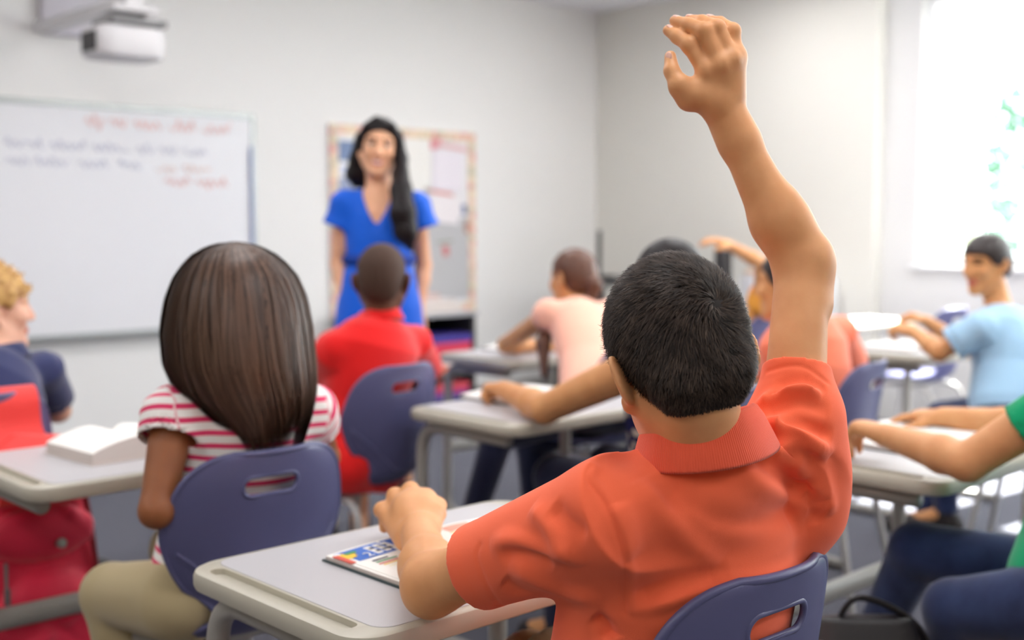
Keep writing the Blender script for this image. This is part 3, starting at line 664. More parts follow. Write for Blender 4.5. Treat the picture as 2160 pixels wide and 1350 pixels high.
# ================================================================== chairs
def make_chair():
    e = empty('student_chair', (0, 0, 0))
    #      y      z      halfwidth bow(edge lift forward/up)
    prof = [(0.205, 0.405, 0.165, 0.000), (0.195, 0.432, 0.182, 0.004), (0.13, 0.443, 0.200, 0.010), (0.03, 0.440, 0.206, 0.016), (-0.065, 0.434, 0.190, 0.022), (-0.130, 0.438, 0.140, 0.026),
            (-0.168, 0.466, 0.105, 0.026), (-0.186, 0.510, 0.132, 0.044), (-0.197, 0.580, 0.184, 0.060), (-0.205, 0.650, 0.212, 0.064), (-0.214, 0.700, 0.205, 0.060), (-0.222, 0.745, 0.188, 0.052), (-0.227, 0.774, 0.162, 0.042), (-0.2305, 0.792, 0.128, 0.030), (-0.232, 0.800, 0.088, 0.018)]
    prof = [(y, z * 1.02, w * 0.915, bw) for (y, z, w, bw) in prof]; S = spline(prof, 5); n = len(S); m = 25; P = np.zeros((n, m, 3))
    for i in range(n):
        t = (S[min(i + 1, n - 1)] - S[max(i - 1, 0)])[:2]; t = t / (np.linalg.norm(t) + 1e-9); nr = np.array((t[1], -t[0]))   # toward the sitter
        if nr[1] < -0.2: nr = -nr
        up = np.clip((S[i][1] - 0.44) / 0.12, 0, 1); nr = nrm(np.array((0, 1.0)) * (1 - up) + np.array((1.0, 0.0)) * up)
        for j in range(m):
            u = -1 + 2 * j / (m - 1); P[i, j] = (u * S[i][2], S[i][0] + nr[0] * S[i][3] * abs(u) ** 2.5, S[i][1] + nr[1] * S[i][3] * abs(u) ** 2.5)
    V_ = P.reshape(-1, 3); q = np.array([(i * m + j, i * m + j + 1, (i + 1) * m + j + 1, (i + 1) * m + j) for i in range(n - 1) for j in range(m - 1)])
    N = vnormals(V_, q); th = 0.0035; k = len(V_); vv = np.concatenate([V_ + N * th, V_ - N * th]); qq = [tuple(a) for a in q] + [tuple(a[::-1] + k) for a in q]
    edge = [j for j in range(m)] + [i * m + m - 1 for i in range(1, n)] + [(n - 1) * m + j for j in range(m - 2, -1, -1)] + [i * m for i in range(n - 2, 0, -1)]
    for a, b_ in zip(edge, edge[1:] + edge[:1]): qq.append((b_, a, a + k, b_ + k))
    b = MB(); b.add(vv, qq); o = b.build('seat_shell', M['shell'])
    c = MB(); c.prism(stadium(-0.010, 0, 0.056, 0.0170), -0.08, 0.08, R=np.array(((1, 0, 0), (0, 0, -1), (0, 1, 0))), o=(0, -0.2, 0.753)); boolean_cut(o, c)
    o.parent = e; o.data.polygons.foreach_set('use_smooth', [True] * len(o.data.polygons)); o.data.set_sharp_from_angle(angle=math.radians(50))
    b = MB(); E_ = [V_[i] for i in edge]; b.tube(E_, 0.0062, 8, closed=True); b.build('rolled_rim', M['shell'], e, smooth=True, autosmooth=False)
    b = MB(); yy = lambda z: np.interp(z, S[:, 1][30:], S[:, 0][30:])
    b.tube([(x, yy(z) + 0.056 * abs(x / 0.18) ** 2.5 - 0.001, z) for (x, z) in stadium(-0.010, 0.753, 0.0585, 0.0195)], 0.0045, 8, closed=True); b.build('handle_slot', M['shell'], e, smooth=True, autosmooth=False)
    b = MB(); lip = []
    for u in np.linspace(-1, 1, 25):
        zt = 0.488 + 0.150 * abs(u) ** 1.8; i = 30 + int(np.argmin(np.abs(S[30:, 1] - zt))); j = int(round((u * 0.93 + 1) / 2 * (m - 1))); lip.append(V_[i * m + j] - N[i * m + j] * 0.003)
    lip = np.array(lip); lip[1:-1] = (lip[:-2] + lip[1:-1] * 2 + lip[2:]) / 4; b.tube(lip, 0.0095, 8); b.build('lumbar_lip', M['shell'], e, smooth=True)
    for sx in (-1, 1):
        for sy, nm in ((1, 'front'), (-1, 'rear')):
            p = arc_path([(sx * 0.12, 0, 0.412), (sx * 0.155, sy * 0.16, 0.412), (sx * 0.205, sy * 0.235, 0.012)], 0.075, 8)
            b = MB(); b.tube(p, 0.0115, 12); b.tube([(sx * 0.205, sy * 0.235, 0.02), (sx * 0.206, sy * 0.236, 0.0)], 0.015, 12); b.build('leg', M['tube_chair'], e, smooth=True)
    b = MB(); b.tube([(-0.14, -0.05, 0.412), (0.14, -0.05, 0.412)], 0.01, 10); b.tube([(-0.14, 0.07, 0.412), (0.14, 0.07, 0.412)], 0.01, 10); b.build('seat_frame', M['tube_chair'], e, smooth=True)
    return e
CHAIRS = [(1.221, 1.030, 0, 'blue-violet plastic chair nearest the camera, under the boy with his arm up'),
          (1.188, 2.13, 0, 'blue-violet plastic chair of the girl in pink and white stripes'),
          (2.17, 3.01, 8, 'blue-violet plastic chair of the boy in the red polo shirt'),
          (1.035, 3.22, 2, 'blue-violet plastic chair behind the red bag, under the blond boy'),
          (3.22, 2.97, 4, 'blue-violet plastic chair of the girl in the peach top'),
          (2.52, 2.02, 0, 'blue-violet plastic chair of the girl in spotted navy'),
          (3.26, 2.08, 12, 'blue-violet plastic chair of the boy in coral'),
          (4.75, 3.42, 0, 'blue-violet plastic chair of the far student with a raised hand'),
          (4.42, 1.80, 12, 'blue-violet plastic chair of the boy in light blue'),
          (2.80, 0.66, 0, 'blue-violet plastic chair of the person in green and jeans'),
          (5.75, 3.02, 0, 'empty blue-violet plastic chair shining in the window light')]
chair0 = None
for (x, y, rz, lab) in CHAIRS:
    c = make_chair() if chair0 is None else copy_tree(chair0)
    chair0 = chair0 or c
    c.location = (x, y, 0); c.rotation_euler = (0, 0, math.radians(rz)); tag(c, lab, 'chair', 'classroom chairs')

# ================================================================== people
def frame(f, roll=0.0):                            # columns: right, forward, up
    f = nrm(f); r = nrm(np.cross(f, (0, 0, 1.0))); u = np.cross(r, f); c, s = math.cos(roll), math.sin(roll)
    return np.stack([r * c + u * s, f, u * c - r * s], 1)
def head(S, c, R, s=1.0, ears=True, edz=0.0, es=1.0):
    P = lambda x, y, z: c + R @ (np.array((x, y, z)) * s)
    E = lambda p, r, k, kind='add', RR=None: S.ell(P(*p), np.array(r) * s, R if RR is None else RR, k * s, kind)
    C = lambda p, q, a, b, k, kind='add': S.rc(P(*p), P(*q), a * s, b * s, k * s, kind)
    E((0, -0.010, 0.030), (0.0735, 0.092, 0.083), 0.02)
    E((0, 0.028, -0.028), (0.056, 0.060, 0.084), 0.03)
    for x in (-1, 1):
        C((x * 0.050, -0.002, -0.050), (x * 0.014, 0.066, -0.098), 0.019, 0.016, 0.03)
        E((x * 0.036, 0.062, -0.022), (0.022, 0.020, 0.022), 0.02)
        C((x * 0.012, 0.083, 0.030), (x * 0.046, 0.066, 0.030), 0.009, 0.007, 0.015)
        E((x * 0.031, 0.092, 0.008), (0.017, 0.013, 0.010), 0.012, 'sub')
        if ears:
            Re = R @ np.array(((math.cos(x * 0.55), -math.sin(x * 0.55), 0), (math.sin(x * 0.55), math.cos(x * 0.55), 0), (0, 0, 1.0))) @ np.array(((math.cos(x * 0.22), 0, math.sin(x * 0.22)), (0, 1, 0), (-math.sin(x * 0.22), 0, math.cos(x * 0.22))))
            E((x * 0.081, -0.014, -0.004 + edz), (0.0075, 0.021 * es, 0.031 * es), 0.006, 'add', Re); C((x * 0.075, -0.004, -0.030 + edz), (x * 0.074, -0.002, -0.038 + edz), 0.0085, 0.0075, 0.006)
            E((x * 0.090, -0.009, -0.002 + edz), (0.006, 0.012 * es, 0.019 * es), 0.006, 'sub', Re)
    C((0, 0.084, 0.016), (0, 0.104, -0.026), 0.008, 0.0115, 0.014)
    for x in (-1, 1): E((x * 0.010, 0.096, -0.030), (0.008, 0.009, 0.007), 0.006)
    E((0, 0.084, -0.058), (0.024, 0.010, 0.0065), 0.006); E((0, 0.083, -0.069), (0.020, 0.010, 0.0065), 0.006)
    C((-0.02, 0.0885, -0.0635), (0.02, 0.0885, -0.0635), 0.0018, 0.0018, 0.003, 'sub')
    E((0, 0.072, -0.098), (0.018, 0.016, 0.015), 0.015)
def face_index(v, q, c, R, s, smile=False):        # 0 skin, 1 lips, 2 brows, 3 teeth
    p = (v[q].mean(1) - c) @ R / s; x, y, z = p.T; mi = np.zeros(len(q), int)
    near = (y > 0.045) & (np.abs(z) < 0.12)
    mi[near & (np.abs(x) < 0.025) & (np.abs(z + 0.0635 - 0.5 * np.abs(x) * (0.35 if smile else 0)) < (0.0125 if smile else 0.011) * np.sqrt(np.clip(1 - (x / 0.025) ** 2, 0, 1)))] = 1
    mi[near & (np.abs(z - 0.031 + 4 * (np.abs(x) - 0.03) ** 2) < 0.0045) & (np.abs(np.abs(x) - 0.031) < 0.018)] = 2
    mi[near & (np.abs(z - 0.0145 + 6 * (np.abs(x) - 0.031) ** 2) < 0.0028) & (np.abs(np.abs(x) - 0.031) < 0.016)] = 2
    if smile: mi[near & (np.abs(x) < 0.019) & (np.abs(z + 0.0620 - 0.25 * np.abs(x)) < 0.0055 * np.sqrt(np.clip(1 - (x / 0.019) ** 2, 0, 1)))] = 3
    return mi
def eyes(c, R, s, parent, O):
    for x in (-1, 1):
        p = c + R @ (np.array((x * 0.031, 0.0725, 0.007)) * s); b = MB()
        bm = bmesh.new(); bmesh.ops.create_uvsphere(bm, u_segments=16, v_segments=10, radius=0.0105 * s)
        b.add([R @ np.array(v.co) + p - O for v in bm.verts], [tuple(v.index for v in f.verts) for f in bm.faces]); b.cur = 1
        bm.free(); q = p - O + R @ np.array((0, 0.0060 * s, 0)); b.tube([q, q + R @ np.array((0, 0.0050 * s, 0))], 0.0062 * s, 12); b.build('eye', [M['eye_white'], M['iris']], parent, smooth=True)
def hand(S, w, f, back, thumb, s=0.9, curl=(0.35, 0.5, 0.35), spread=1.0, rw=0.024):
    f = nrm(f); back = nrm(np.asarray(back, float) - f * np.dot(back, f)); r = np.cross(f, back) * thumb
    tips = []
    for i, (off, ln) in enumerate(((0.026, (0.040, 0.023, 0.019)), (0.0085, (0.044, 0.027, 0.020)), (-0.0085, (0.040, 0.025, 0.020)), (-0.024, (0.031, 0.018, 0.017)))):
        L0 = 0.078 - 0.004 * abs(i - 1); m = w + (f * L0 + r * off) * s
        S.rc(w + r * off * 0.5 * s + f * 0.005, m, rw * 0.62 * s, 0.0125 * s, 0.014)
        p = [m]; a = 0
        for j in range(3):
            a += curl[j] * (1 + 0.12 * (i - 1)); d = f * math.cos(a) - back * math.sin(a) + r * (off * 4 * spread); p.append(p[-1] + nrm(d) * ln[j] * s)
        S.chain_hard(p, [0.0112 * s, 0.0100 * s, 0.0090 * s, 0.0078 * s], 0.005); tips.append(p[-1])
    S.ell(w + f * 0.045 * s, (0.030 * s, 0.045 * s, 0.016 * s), np.stack([r, f, back], 1), 0.012)
    t0 = w + (f * 0.018 + r * 0.020 - back * 0.006) * s; d1 = nrm(f * 0.7 + r * 0.75 - back * 0.3); d2 = nrm(f * 0.95 + r * 0.25 - back * 0.35)
    t1 = t0 + d1 * 0.040 * s; t2 = t1 + d2 * 0.031 * s; t3 = t2 + nrm(d2 + f * 0.2) * 0.024 * s
    S.chain_hard([t0, t1, t2, t3], [0.015 * s, 0.0125 * s, 0.0108 * s, 0.0085 * s], 0.012); return tips
def arm(S, sh, el, wr, r=(0.042, 0.036, 0.038, 0.024), k=0.02):
    sh, el, wr = map(np.asarray, (sh, el, wr)); m = el + (wr - el) * 0.28
    S.rc(sh, el, r[0], r[1], k); S.rc(el, m, r[1], r[2], 0.012); S.rc(m, wr, r[2], r[3], 0.012)
def seated(x, y, rz=0.0, lean=0.0, s=1.0):
    a = math.radians(rz); f = V(-math.sin(a), math.cos(a), 0); r = V(math.cos(a), math.sin(a), 0); O = V(x, y, 0); z = V(0, 0, 1.0)
    J = dict(O=O, f=f, r=r, pelvis=O - 0.05 * f + 0.535 * z)
    up = nrm(z + lean * f); J['neck'] = J['pelvis'] + up * 0.42 * s; J['head'] = J['neck'] + (z * 0.14 + f * 0.03) * s
    for n, q in (('l', -1), ('r', 1)):
        J['s' + n] = J['neck'] - up * 0.045 + r * q * 0.155 * s; J['hip' + n] = J['pelvis'] + r * q * 0.085 - 0.02 * z
        J['k' + n] = J['hip' + n] + f * 0.40 + r * q * 0.03; J['a' + n] = J['k' + n] * V(1, 1, 0) - f * 0.02 + 0.075 * z; J['t' + n] = f
        J['e' + n] = J['s' + n] + f * 0.14 + r * q * 0.05 - 0.20 * z; J['w' + n] = J['e' + n] + f * 0.2 - r * q * 0.1 + 0.03 * z
    J['hf'] = f; J['roll'] = 0.0; return J
TORSO = [(-0.10, 0, 0, .152, .114), (0.02, 0, 0, .154, .116), (0.15, 0, 0, .144, .110), (0.38, 0, 0, .128, .098), (0.58, 0, 0, .138, .104), (0.80, 0, 0, .146, .098), (0.93, 0, 0, .105, .078), (1.0, 0, 0, .062, .058)]
def grown(st, d, w=1.0): return [(t, a, b, (x + d) * w, (y + d) * w) for t, a, b, x, y in st]
def person(J, label, skin_m, group='people in the classroom', h=0.0055, hs=1.0, shirt=None, shirt_name='shirt', sleeve=0.55, sleeve_r=0.052, neckline='crew', collar=None, pants=None, pants_name='jeans', shoes='shoe',
           hair=None, hands=None, face=False, smile=False, hair_m=None, body_w=1.0, legs=True, shirt_ext=-0.10, brow_m=None, shirt_fn=None, arm_r=(0.042, 0.036, 0.037, 0.024)):
    O = J['O'] * V(1, 1, 0); right = nrm(J['sr'] - J['sl']); R = frame(J['hf'], J['roll']); c = J['head']
    B = Solid(); B.loft(J['pelvis'], J['neck'], right, grown(TORSO, -0.008, body_w), 0.02)
    B.rc(J['neck'] - V(0, 0, 0.02), c + R @ V(0, -0.022, -0.055) * hs, 0.052 * hs, 0.050 * hs, 0.03)
    for n in 'lr': B.rc(J['neck'] - V(0, 0, 0.06), J['s' + n], 0.045, 0.042, 0.03)
    for n, th in (('l', 1), ('r', -1)):
        arm(B, J['s' + n], J['e' + n], J['w' + n], arm_r)
        hd = (hands or {}).get(n); fw = nrm(J['w' + n] - J['e' + n])
        if hd is None: hd = dict(f=fw, back=V(0, 0, 1.0), curl=(0.5, 0.9, 0.6))
        hand(B, J['w' + n], hd['f'], hd['back'], hd.get('thumb', th), hd.get('s', 0.9), hd.get('curl', (0.4, 0.5, 0.3)))
        if legs:
            B.rc(J['hip' + n], J['k' + n], 0.070, 0.050, 0.03); B.rc(J['k' + n], J['a' + n], 0.048, 0.034, 0.02)
            B.rc(J['a' + n], J['a' + n] + J['t' + n] * 0.12 - V(0, 0, 0.04), 0.035, 0.028, 0.02)
    head(B, c, R, hs)
    v, q = B.mesh(h); mi = face_index(v, q, c, R, hs, smile) if face else None
    body = link('person', quad_mesh('person', v - O, q, mi), [skin_m, M['lip'], brow_m or M['black_hair'], M['teeth']] if face else skin_m); body.location = O
    tag(body, label, 'person', group)
    if face and smile: eyes(c, R, hs, body, O)
    if shirt:
        S = Solid(); S.loft(J['pelvis'], J['neck'], right, grown([(shirt_ext, *TORSO[0][1:])] + TORSO[1:], 0.006, body_w), 0.02)
        for n in 'lr':
            S.rc(J['neck'] - V(0, 0, 0.055), J['s' + n], 0.052, 0.054, 0.03)
            cuff = J['s' + n] + (J['e' + n] - J['s' + n]) * sleeve
            if sleeve: S.fc(J['s' + n], cuff, 0.056, sleeve_r, 0.03); u = nrm(J['e' + n] - J['s' + n]); S.fc(cuff - u * 0.03, cuff + u * 0.01, sleeve_r - 0.007, sleeve_r - 0.005, 0.002, 'sub')
        nk = J['neck']; ff = nrm(np.cross((0, 0, 1.0), right)); ff = ff if np.dot(ff, J['f']) > 0 else -ff
        S.rc(nk + V(0, 0, -0.012) + ff * 0.012, nk + V(0, 0, 0.12) + ff * 0.03, 0.056 * hs, 0.085, 0.006, 'sub')
        if neckline == 'v':
            S.chain([nk + ff * 0.05 + V(0, 0, 0.02), nk + ff * 0.11 - V(0, 0, 0.06), nk + ff * 0.13 - V(0, 0, 0.165)], [0.068, 0.045, 0.006], 0.004, 'sub')
        if shirt_fn: shirt_fn(S)
        v, q = S.mesh(h); me = quad_mesh(shirt_name, v - O, q)
        if shirt == 'stripes':
            ax = nrm(J['neck'] - J['pelvis']); val = (v - J['pelvis']) @ ax
            for n in 'lr':
                u = nrm(J['e' + n] - J['s' + n]); out = right * (1 if n == 'r' else -1); t = (v - J['s' + n]) @ u; m = ((v - J['s' + n]) @ out > 0.022 - 0.02 * t)
                val[m] = -0.01 + t[m] * 0.95
            a = me.attributes.new('stripe', 'FLOAT', 'POINT'); a.data.foreach_set('value', (val / 0.0245).astype(np.float32))
        link(shirt_name, me, M[shirt], body)
        if collar:
            b = MB(); n_ = 32; rings = []
            for (dz, rr) in ((0.012, 0.054), (0.022, 0.057), (0.024, 0.061), (0.012, 0.067), (-0.012, 0.080), (-0.016, 0.079), (0.0, 0.066)):
                rings += [nk - O + right * math.cos(a) * rr * hs + ff * (math.sin(a) * rr + 0.008) * hs + V(0, 0, dz + 0.004 - 0.014 * math.sin(a)) for a in np.linspace(0, 2 * math.pi, n_, endpoint=False)]
            k = len(rings) // n_; b.add(rings, [(i * n_ + j, i * n_ + (j + 1) % n_, ((i + 1) % k) * n_ + (j + 1) % n_, ((i + 1) % k) * n_ + j) for i in range(k) for j in range(n_)])
            b.build('collar', M[collar], body, smooth=True, autosmooth=False)
    if pants and legs:
        S = Solid(); S.ell(J['pelvis'], (0.150 * body_w, 0.118, 0.105), frame(np.cross((0, 0, 1.0), right)), 0.03)
        for n in 'lr':
            S.rc(J['hip' + n], J['k' + n], 0.080, 0.062, 0.025); S.rc(J['k' + n], J['a' + n] + V(0, 0, 0.03), 0.060, 0.046, 0.015)
        v, q = S.mesh(h + 0.001); link(pants_name, quad_mesh(pants_name, v - O, q), M[pants], body)
    if legs and shoes:
        for n in 'lr':
            S = Solid(); t = J['t' + n]; a0 = J['a' + n]; zf = a0[2] - 0.045
            S.rc(a0 - t * 0.03 - V(0, 0, 0.035), a0 + t * 0.13 - V(0, 0, 0.045), 0.038, 0.034, 0.02); S.rc(a0, a0 - V(0, 0, 0.03), 0.042, 0.04, 0.02); zz = a0[2] - 0.072
            S.cut(lambda X, Y, Z, zz=zz: zz - Z + 0 * X + 0 * Y); v, q = S.mesh(0.006); link('shoe', quad_mesh('shoe', v - O, q), M[shoes], body)
    if hair:
        S = Solid(); P = lambda x, y, z: c + R @ (np.array((x, y, z)) * hs); hair(S, P, R, c, hs); v, q = S.mesh(h)
        link('hair', quad_mesh('hair', v - O, q), hair_m, body)
    return body, c, R, O
def cap(S, P, R, c, s, g=0.010, line=None, cut_k=0.004):
    S.ell(P(0, -0.010, 0.032), np.array((0.0735 + g, 0.092 + g, 0.083 + g)) * s, R, 0.02); S.ell(P(0, -0.05, -0.01), np.array((0.060 + g, 0.052 + g * .8, 0.065 + g * .3)) * s, R, 0.02)
    ly, lz = line or ([-0.12, -0.05, -0.028, -0.012, 0.006, 0.03, 0.055, 0.075, 0.1], [-0.06, -0.062, -0.05, 0.0, 0.014, 0.0, 0.052, 0.068, 0.076])
    def fn(X, Y, Z):
        x = X - c[0]; y = Y - c[1]; z = Z - c[2]
        fy = (x * R[0, 1] + y * R[1, 1] + z * R[2, 1]) / s; fz = (x * R[0, 2] + y * R[1, 2] + z * R[2, 2]) / s
        return (np.interp(fy, ly, lz) - fz) * s * 0.8
    S.cut(fn, cut_k)
FRINGE = ([-0.12, -0.05, -0.028, -0.012, 0.006, 0.03, 0.05, 0.072, 0.1], [-0.06, -0.062, -0.05, 0.0, -0.004, 0.004, 0.036, 0.050, 0.052])
def short_hair(g=0.011): return lambda S, P, R, c, s: cap(S, P, R, c, s, g, FRINGE)

# ---- long straight hair made of a body and thousands of strands lying on it
def curtain_hair(name, base_m, parent, O, axis, stations, right, fwd, n_str, seed, crown=(0.0, 0.0), gap=0.75, ends=(0.86, 1.02), w=0.0016):
    a, b_ = axis; L = np.linalg.norm(b_ - a); u = (b_ - a) / L; St = np.array(stations, float)      # rows: (t, cx, cy, rx, ry)
    def surf(th, t, off=0.0):
        I = lambda j: np.interp(t, St[:, 0], St[:, j]); cx, cy, rx, ry = I(1), I(2), I(3) + off, I(4) + off
        return a + np.outer(t * L, u) + np.outer(cx + rx * np.cos(th), right) + np.outer(cy + ry * np.sin(th), fwd)
    rng = np.random.default_rng(seed); V_ = []; Q_ = []
    nt, na = 40, 72; T = np.linspace(0, ends[0] + 0.02, nt); A = np.linspace(math.pi / 2 + gap, math.pi * 2.5 - gap, na)
    ring = [surf(A, np.full(na, t), -0.004 * min(1, 0.3 + t * 2)) for t in T]; inner = [surf(A, np.full(na, t), -0.016) for t in T]
    g = np.concatenate(ring); V_.append(g)
    Q_.append(np.array([(i * na + j, i * na + j + 1, (i + 1) * na + j + 1, (i + 1) * na + j) for i in range(nt - 1) for j in range(na - 1)]))
    nv = len(g); g2 = np.concatenate(inner); V_.append(g2); Q_.append(Q_[0][:, ::-1] + nv)
    rim = [j for j in range(na)] + [i * na + na - 1 for i in range(1, nt)] + [(nt - 1) * na + j for j in range(na - 2, -1, -1)] + [i * na for i in range(nt - 2, 0, -1)]
    Q_.append(np.array([(y_, x_, x_ + nv, y_ + nv) for x_, y_ in zip(rim, rim[1:] + rim[:1])])); nv += len(g2)
    m = 16; th0 = rng.uniform(math.pi / 2 + gap, math.pi * 2.5 - gap, n_str); te = rng.uniform(ends[0], ends[1], n_str); clump = 0.05 * np.sin(th0 * 23) + 0.03 * np.sin(th0 * 51 + 1); te = te + clump * 0.8
    t0 = rng.uniform(0.0, 0.12, n_str) ** 1.2; dth = rng.normal(0, 0.075, n_str); off = rng.uniform(-0.003, 0.005, n_str) + 0.0016 * np.sin(th0 * 37) + 0.0016 * np.sin(th0 * 90)
    lines = []
    for k in range(m):
        s = k / (m - 1); t = t0 + (te - t0) * s; th = th0 + dth * s + 0.02 * np.sin(t * 9 + th0 * 13); lines.append(surf(th, t, off * min(1, 0.2 + 2 * s)))
    P = np.stack(lines, 1)                       # strands x points x 3
    tang = np.gradient(P, axis=1); ctr = a + ((P - a) @ u)[..., None] * u; out = P - ctr; side = np.cross(tang, out); side /= np.linalg.norm(side, axis=2)[..., None] + 1e-9
    ww = (w * rng.uniform(0.6, 1.4, n_str))[:, None] * np.concatenate([np.ones(m - 4), [0.9, 0.75, 0.5, 0.12]])[None]
    Lf = P - side * ww[..., None]; Rt = P + side * ww[..., None]; SV = np.stack([Lf, Rt], 2).reshape(-1, 3); base = np.arange(n_str)[:, None] * (2 * m) + np.arange(m - 1)[None] * 2
    SQ = np.stack([base, base + 1, base + 3, base + 2], -1).reshape(-1, 4) + nv; V_.append(SV); Q_.append(SQ)
    v = np.concatenate(V_); q = np.concatenate(Q_); me = quad_mesh(name, v - O, q); a_ = me.attributes.new('tone', 'FLOAT', 'POINT')
    tone = np.clip(0.30 + 0.18 * np.sin(th0 * 37) + 0.15 * np.sin(th0 * 90 + 2) + rng.normal(0, 0.16, n_str), 0, 1); a_.data.foreach_set('value', np.concatenate([np.full(nv, 0.32), np.repeat(tone, 2 * m)]).astype(np.float32))
    return link(name, me, base_m, parent)

PAL = dict(f=None)
# ---------------------------------------------------------------- girl in pink and white stripes
J = seated(1.155, 2.13, 0)
J['neck'] = at(508, 805, 2.33); J['head'] = at(499, 642, 2.33); J['sl'] = at(368, 868, 2.25); J['sr'] = at(648, 866, 2.42); J['pelvis'] = V(1.18, 2.08, 0.53)
J['el'] = at(330, 1078, 2.16); J['wl'] = V(1.24, 2.32, 0.76); J['er'] = at(686, 965, 2.62); J['wr'] = V(1.40, 2.45, 0.755)
J['hf'] = nrm(FWD_H + RIGHT * 0.03); J['kl'] = at(236, 1252, 2.43); J['kr'] = V(1.27, 2.46, 0.50); J['hipl'] = V(1.06, 2.06, 0.52); J['hipr'] = V(1.23, 2.04, 0.52)
J['al'] = J['kl'] * V(1, 1, 0) + V(0.03, -0.10, 0.075); J['ar'] = V(1.27, 2.42, 0.075)
g_body, g_c, g_R, g_O = person(J, 'girl with long straight brown hair in a pink and white striped tee', M['skin_brown'], shirt='stripes', shirt_name='striped_tee', sleeve=0.30, sleeve_r=0.060, shirt_ext=-0.04, pants='khaki', pants_name='trousers', hands=dict(l=dict(f=V(0.6, 0.75, 0), back=V(0, 0, 1)), r=dict(f=V(-0.6, 0.8, 0), back=V(0, 0, 1))), arm_r=(0.042, 0.031, 0.033, 0.024))
mm = 2.33 / 2500
ax_a, ax_b = at(497, 511, 2.315), at(535, 950, 2.24)
def row(y, cx, hw, dp, cy=0.0): t = (y - 511) / (950 - 511); return (t, (cx - (497 + 38 * t)) * mm, cy, hw * mm, dp)
curtain_hair('hair', M['girl_hair'], g_body, g_O, (ax_a, ax_b), [row(511, 492, 3, 0.003, 0.0), row(513, 492, 28, 0.028), row(517, 492, 46, 0.044), row(524, 493, 63, 0.060), row(536, 494, 83, 0.076), row(555, 496, 103, 0.092), row(585, 498, 124, 0.104), row(630, 499, 140, 0.110), row(700, 501, 150, 0.112, 0.0), row(770, 507, 150, 0.105, 0.0), row(830, 520, 138, 0.085, 0.005), row(890, 535, 108, 0.055, 0.02), row(930, 543, 84, 0.04, 0.035), row(965, 548, 70, 0.03, 0.04)], RIGHT, FWD_H, 7000, 8, ends=(0.72, 1.03))

# ---------------------------------------------------------------- boy in the red polo
J = seated(2.15, 2.99, 8)
hd = at(806, 592, 3.72); J['head'] = hd; J['neck'] = at(803, 672, 3.72); J['sl'] = at(706, 738, 3.62); J['sr'] = at(872, 722, 3.85); J['pelvis'] = V(2.145, 2.995, 0.53)
J['el'] = at(672, 815, 3.84); J['wl'] = J['el'] + V(0.17, 0.12, 0.0); J['er'] = at(905, 800, 4.1); J['wr'] = J['er'] + V(-0.2, 0.06, 0.01); J['hf'] = nrm(FWD_H + 0.05 * RIGHT)
J['al'] = V(2.55, 3.75, 0.075); J['kl'] = V(2.1, 3.4, 0.52)
person(J, 'boy with shaved dark hair in a bright red polo shirt, seated before the teacher', M['skin_dark'], shirt='red_polo', shirt_name='polo_shirt', collar='red_polo', pants='khaki', pants_name='shorts', sleeve=0.7, sleeve_r=0.064, body_w=1.05, hs=1.0, shirt_ext=-0.24, shirt_fn=lambda S: [S.rc(J['hip' + n], J['hip' + n] + (J['k' + n] - J['hip' + n]) * 0.5, 0.094, 0.082, 0.03) for n in 'lr'],
       hair=lambda S, P, R, c, s: cap(S, P, R, c, s, 0.0035), hair_m=M['buzz'])

# ---------------------------------------------------------------- blond boy at the left edge
J = seated(1.00, 3.17, 2); J['head'] = at(-16, 652, 3.28); J['neck'] = at(6, 752, 3.25); J['sl'] = at(-70, 800, 3.15); J['sr'] = at(88, 778, 3.36); J['er'] = at(122, 865, 3.5); J['wr'] = J['er'] + V(-0.16, 0.17, 0.02); J['hf'] = nrm(FWD_H * 0.62 + RIGHT * 0.78)
def blond(S, P, R, c, s):
    rng = np.random.default_rng(2); cap(S, P, R, c, s, 0.014, ([-0.12, -0.05, -0.028, -0.012, 0.006, 0.03, 0.055, 0.08, 0.1], [-0.075, -0.07, -0.05, 0.0, 0.014, 0.0, 0.04, 0.05, 0.05]))
    for i in range(150):
        a = rng.uniform(-3.1, 3.1); e = rng.uniform(0.05, 1.4); d = np.array((math.cos(e) * math.cos(a), math.cos(e) * math.sin(a), math.sin(e)))
        p = P(*(d * (0.078, 0.096, 0.088) + np.array((0, -0.01, 0.032)))); t = R @ nrm(np.array((rng.normal() * .3, 0.55, 0.25)) + d * 0.6) * 0.028; S.rc(p - t * 0.5, p + t, 0.010, 0.002, 0.004)
person(J, 'blond boy in a navy shirt at the left edge, turned towards the teacher', M['skin_light'], shirt='navy', shirt_name='navy_shirt', collar='navy', pants='navy_jean', sleeve=0.75, sleeve_r=0.06, hair=blond, hair_m=M['blond'], face=True, brow_m=M['blond'])

# ---------------------------------------------------------------- girl in peach, leaning over the desk
J = seated(3.22, 2.97, 4); J['pelvis'] = at(1262, 850, 4.25); J['neck'] = at(1222, 648, 4.62); J['head'] = at(1208, 590, 4.68); J['sl'] = at(1160, 662, 4.52); J['sr'] = at(1282, 660, 4.78)
J['el'] = at(1066, 728, 4.86); J['wl'] = at(1140, 728, 5.02); J['er'] = at(1300, 740, 5.0); J['wr'] = at(1210, 735, 5.1); J['hf'] = nrm(FWD_H * 0.72 - RIGHT * 0.70 - V(0, 0, 0.1)); J['roll'] = -0.1
J['hipl'] = J['pelvis'] + V(-0.03, 0.06, -0.02); J['hipr'] = J['pelvis'] + V(0.06, -0.07, -0.02); J['kl'] = at(1052, 915, 4.2); J['kr'] = at(1120, 935, 4.45); J['al'] = at(1003, 1090, 4.2); J['ar'] = at(1130, 1100, 4.4); J['tl'] = J['tr'] = nrm(V(-0.8, 0.6, 0))
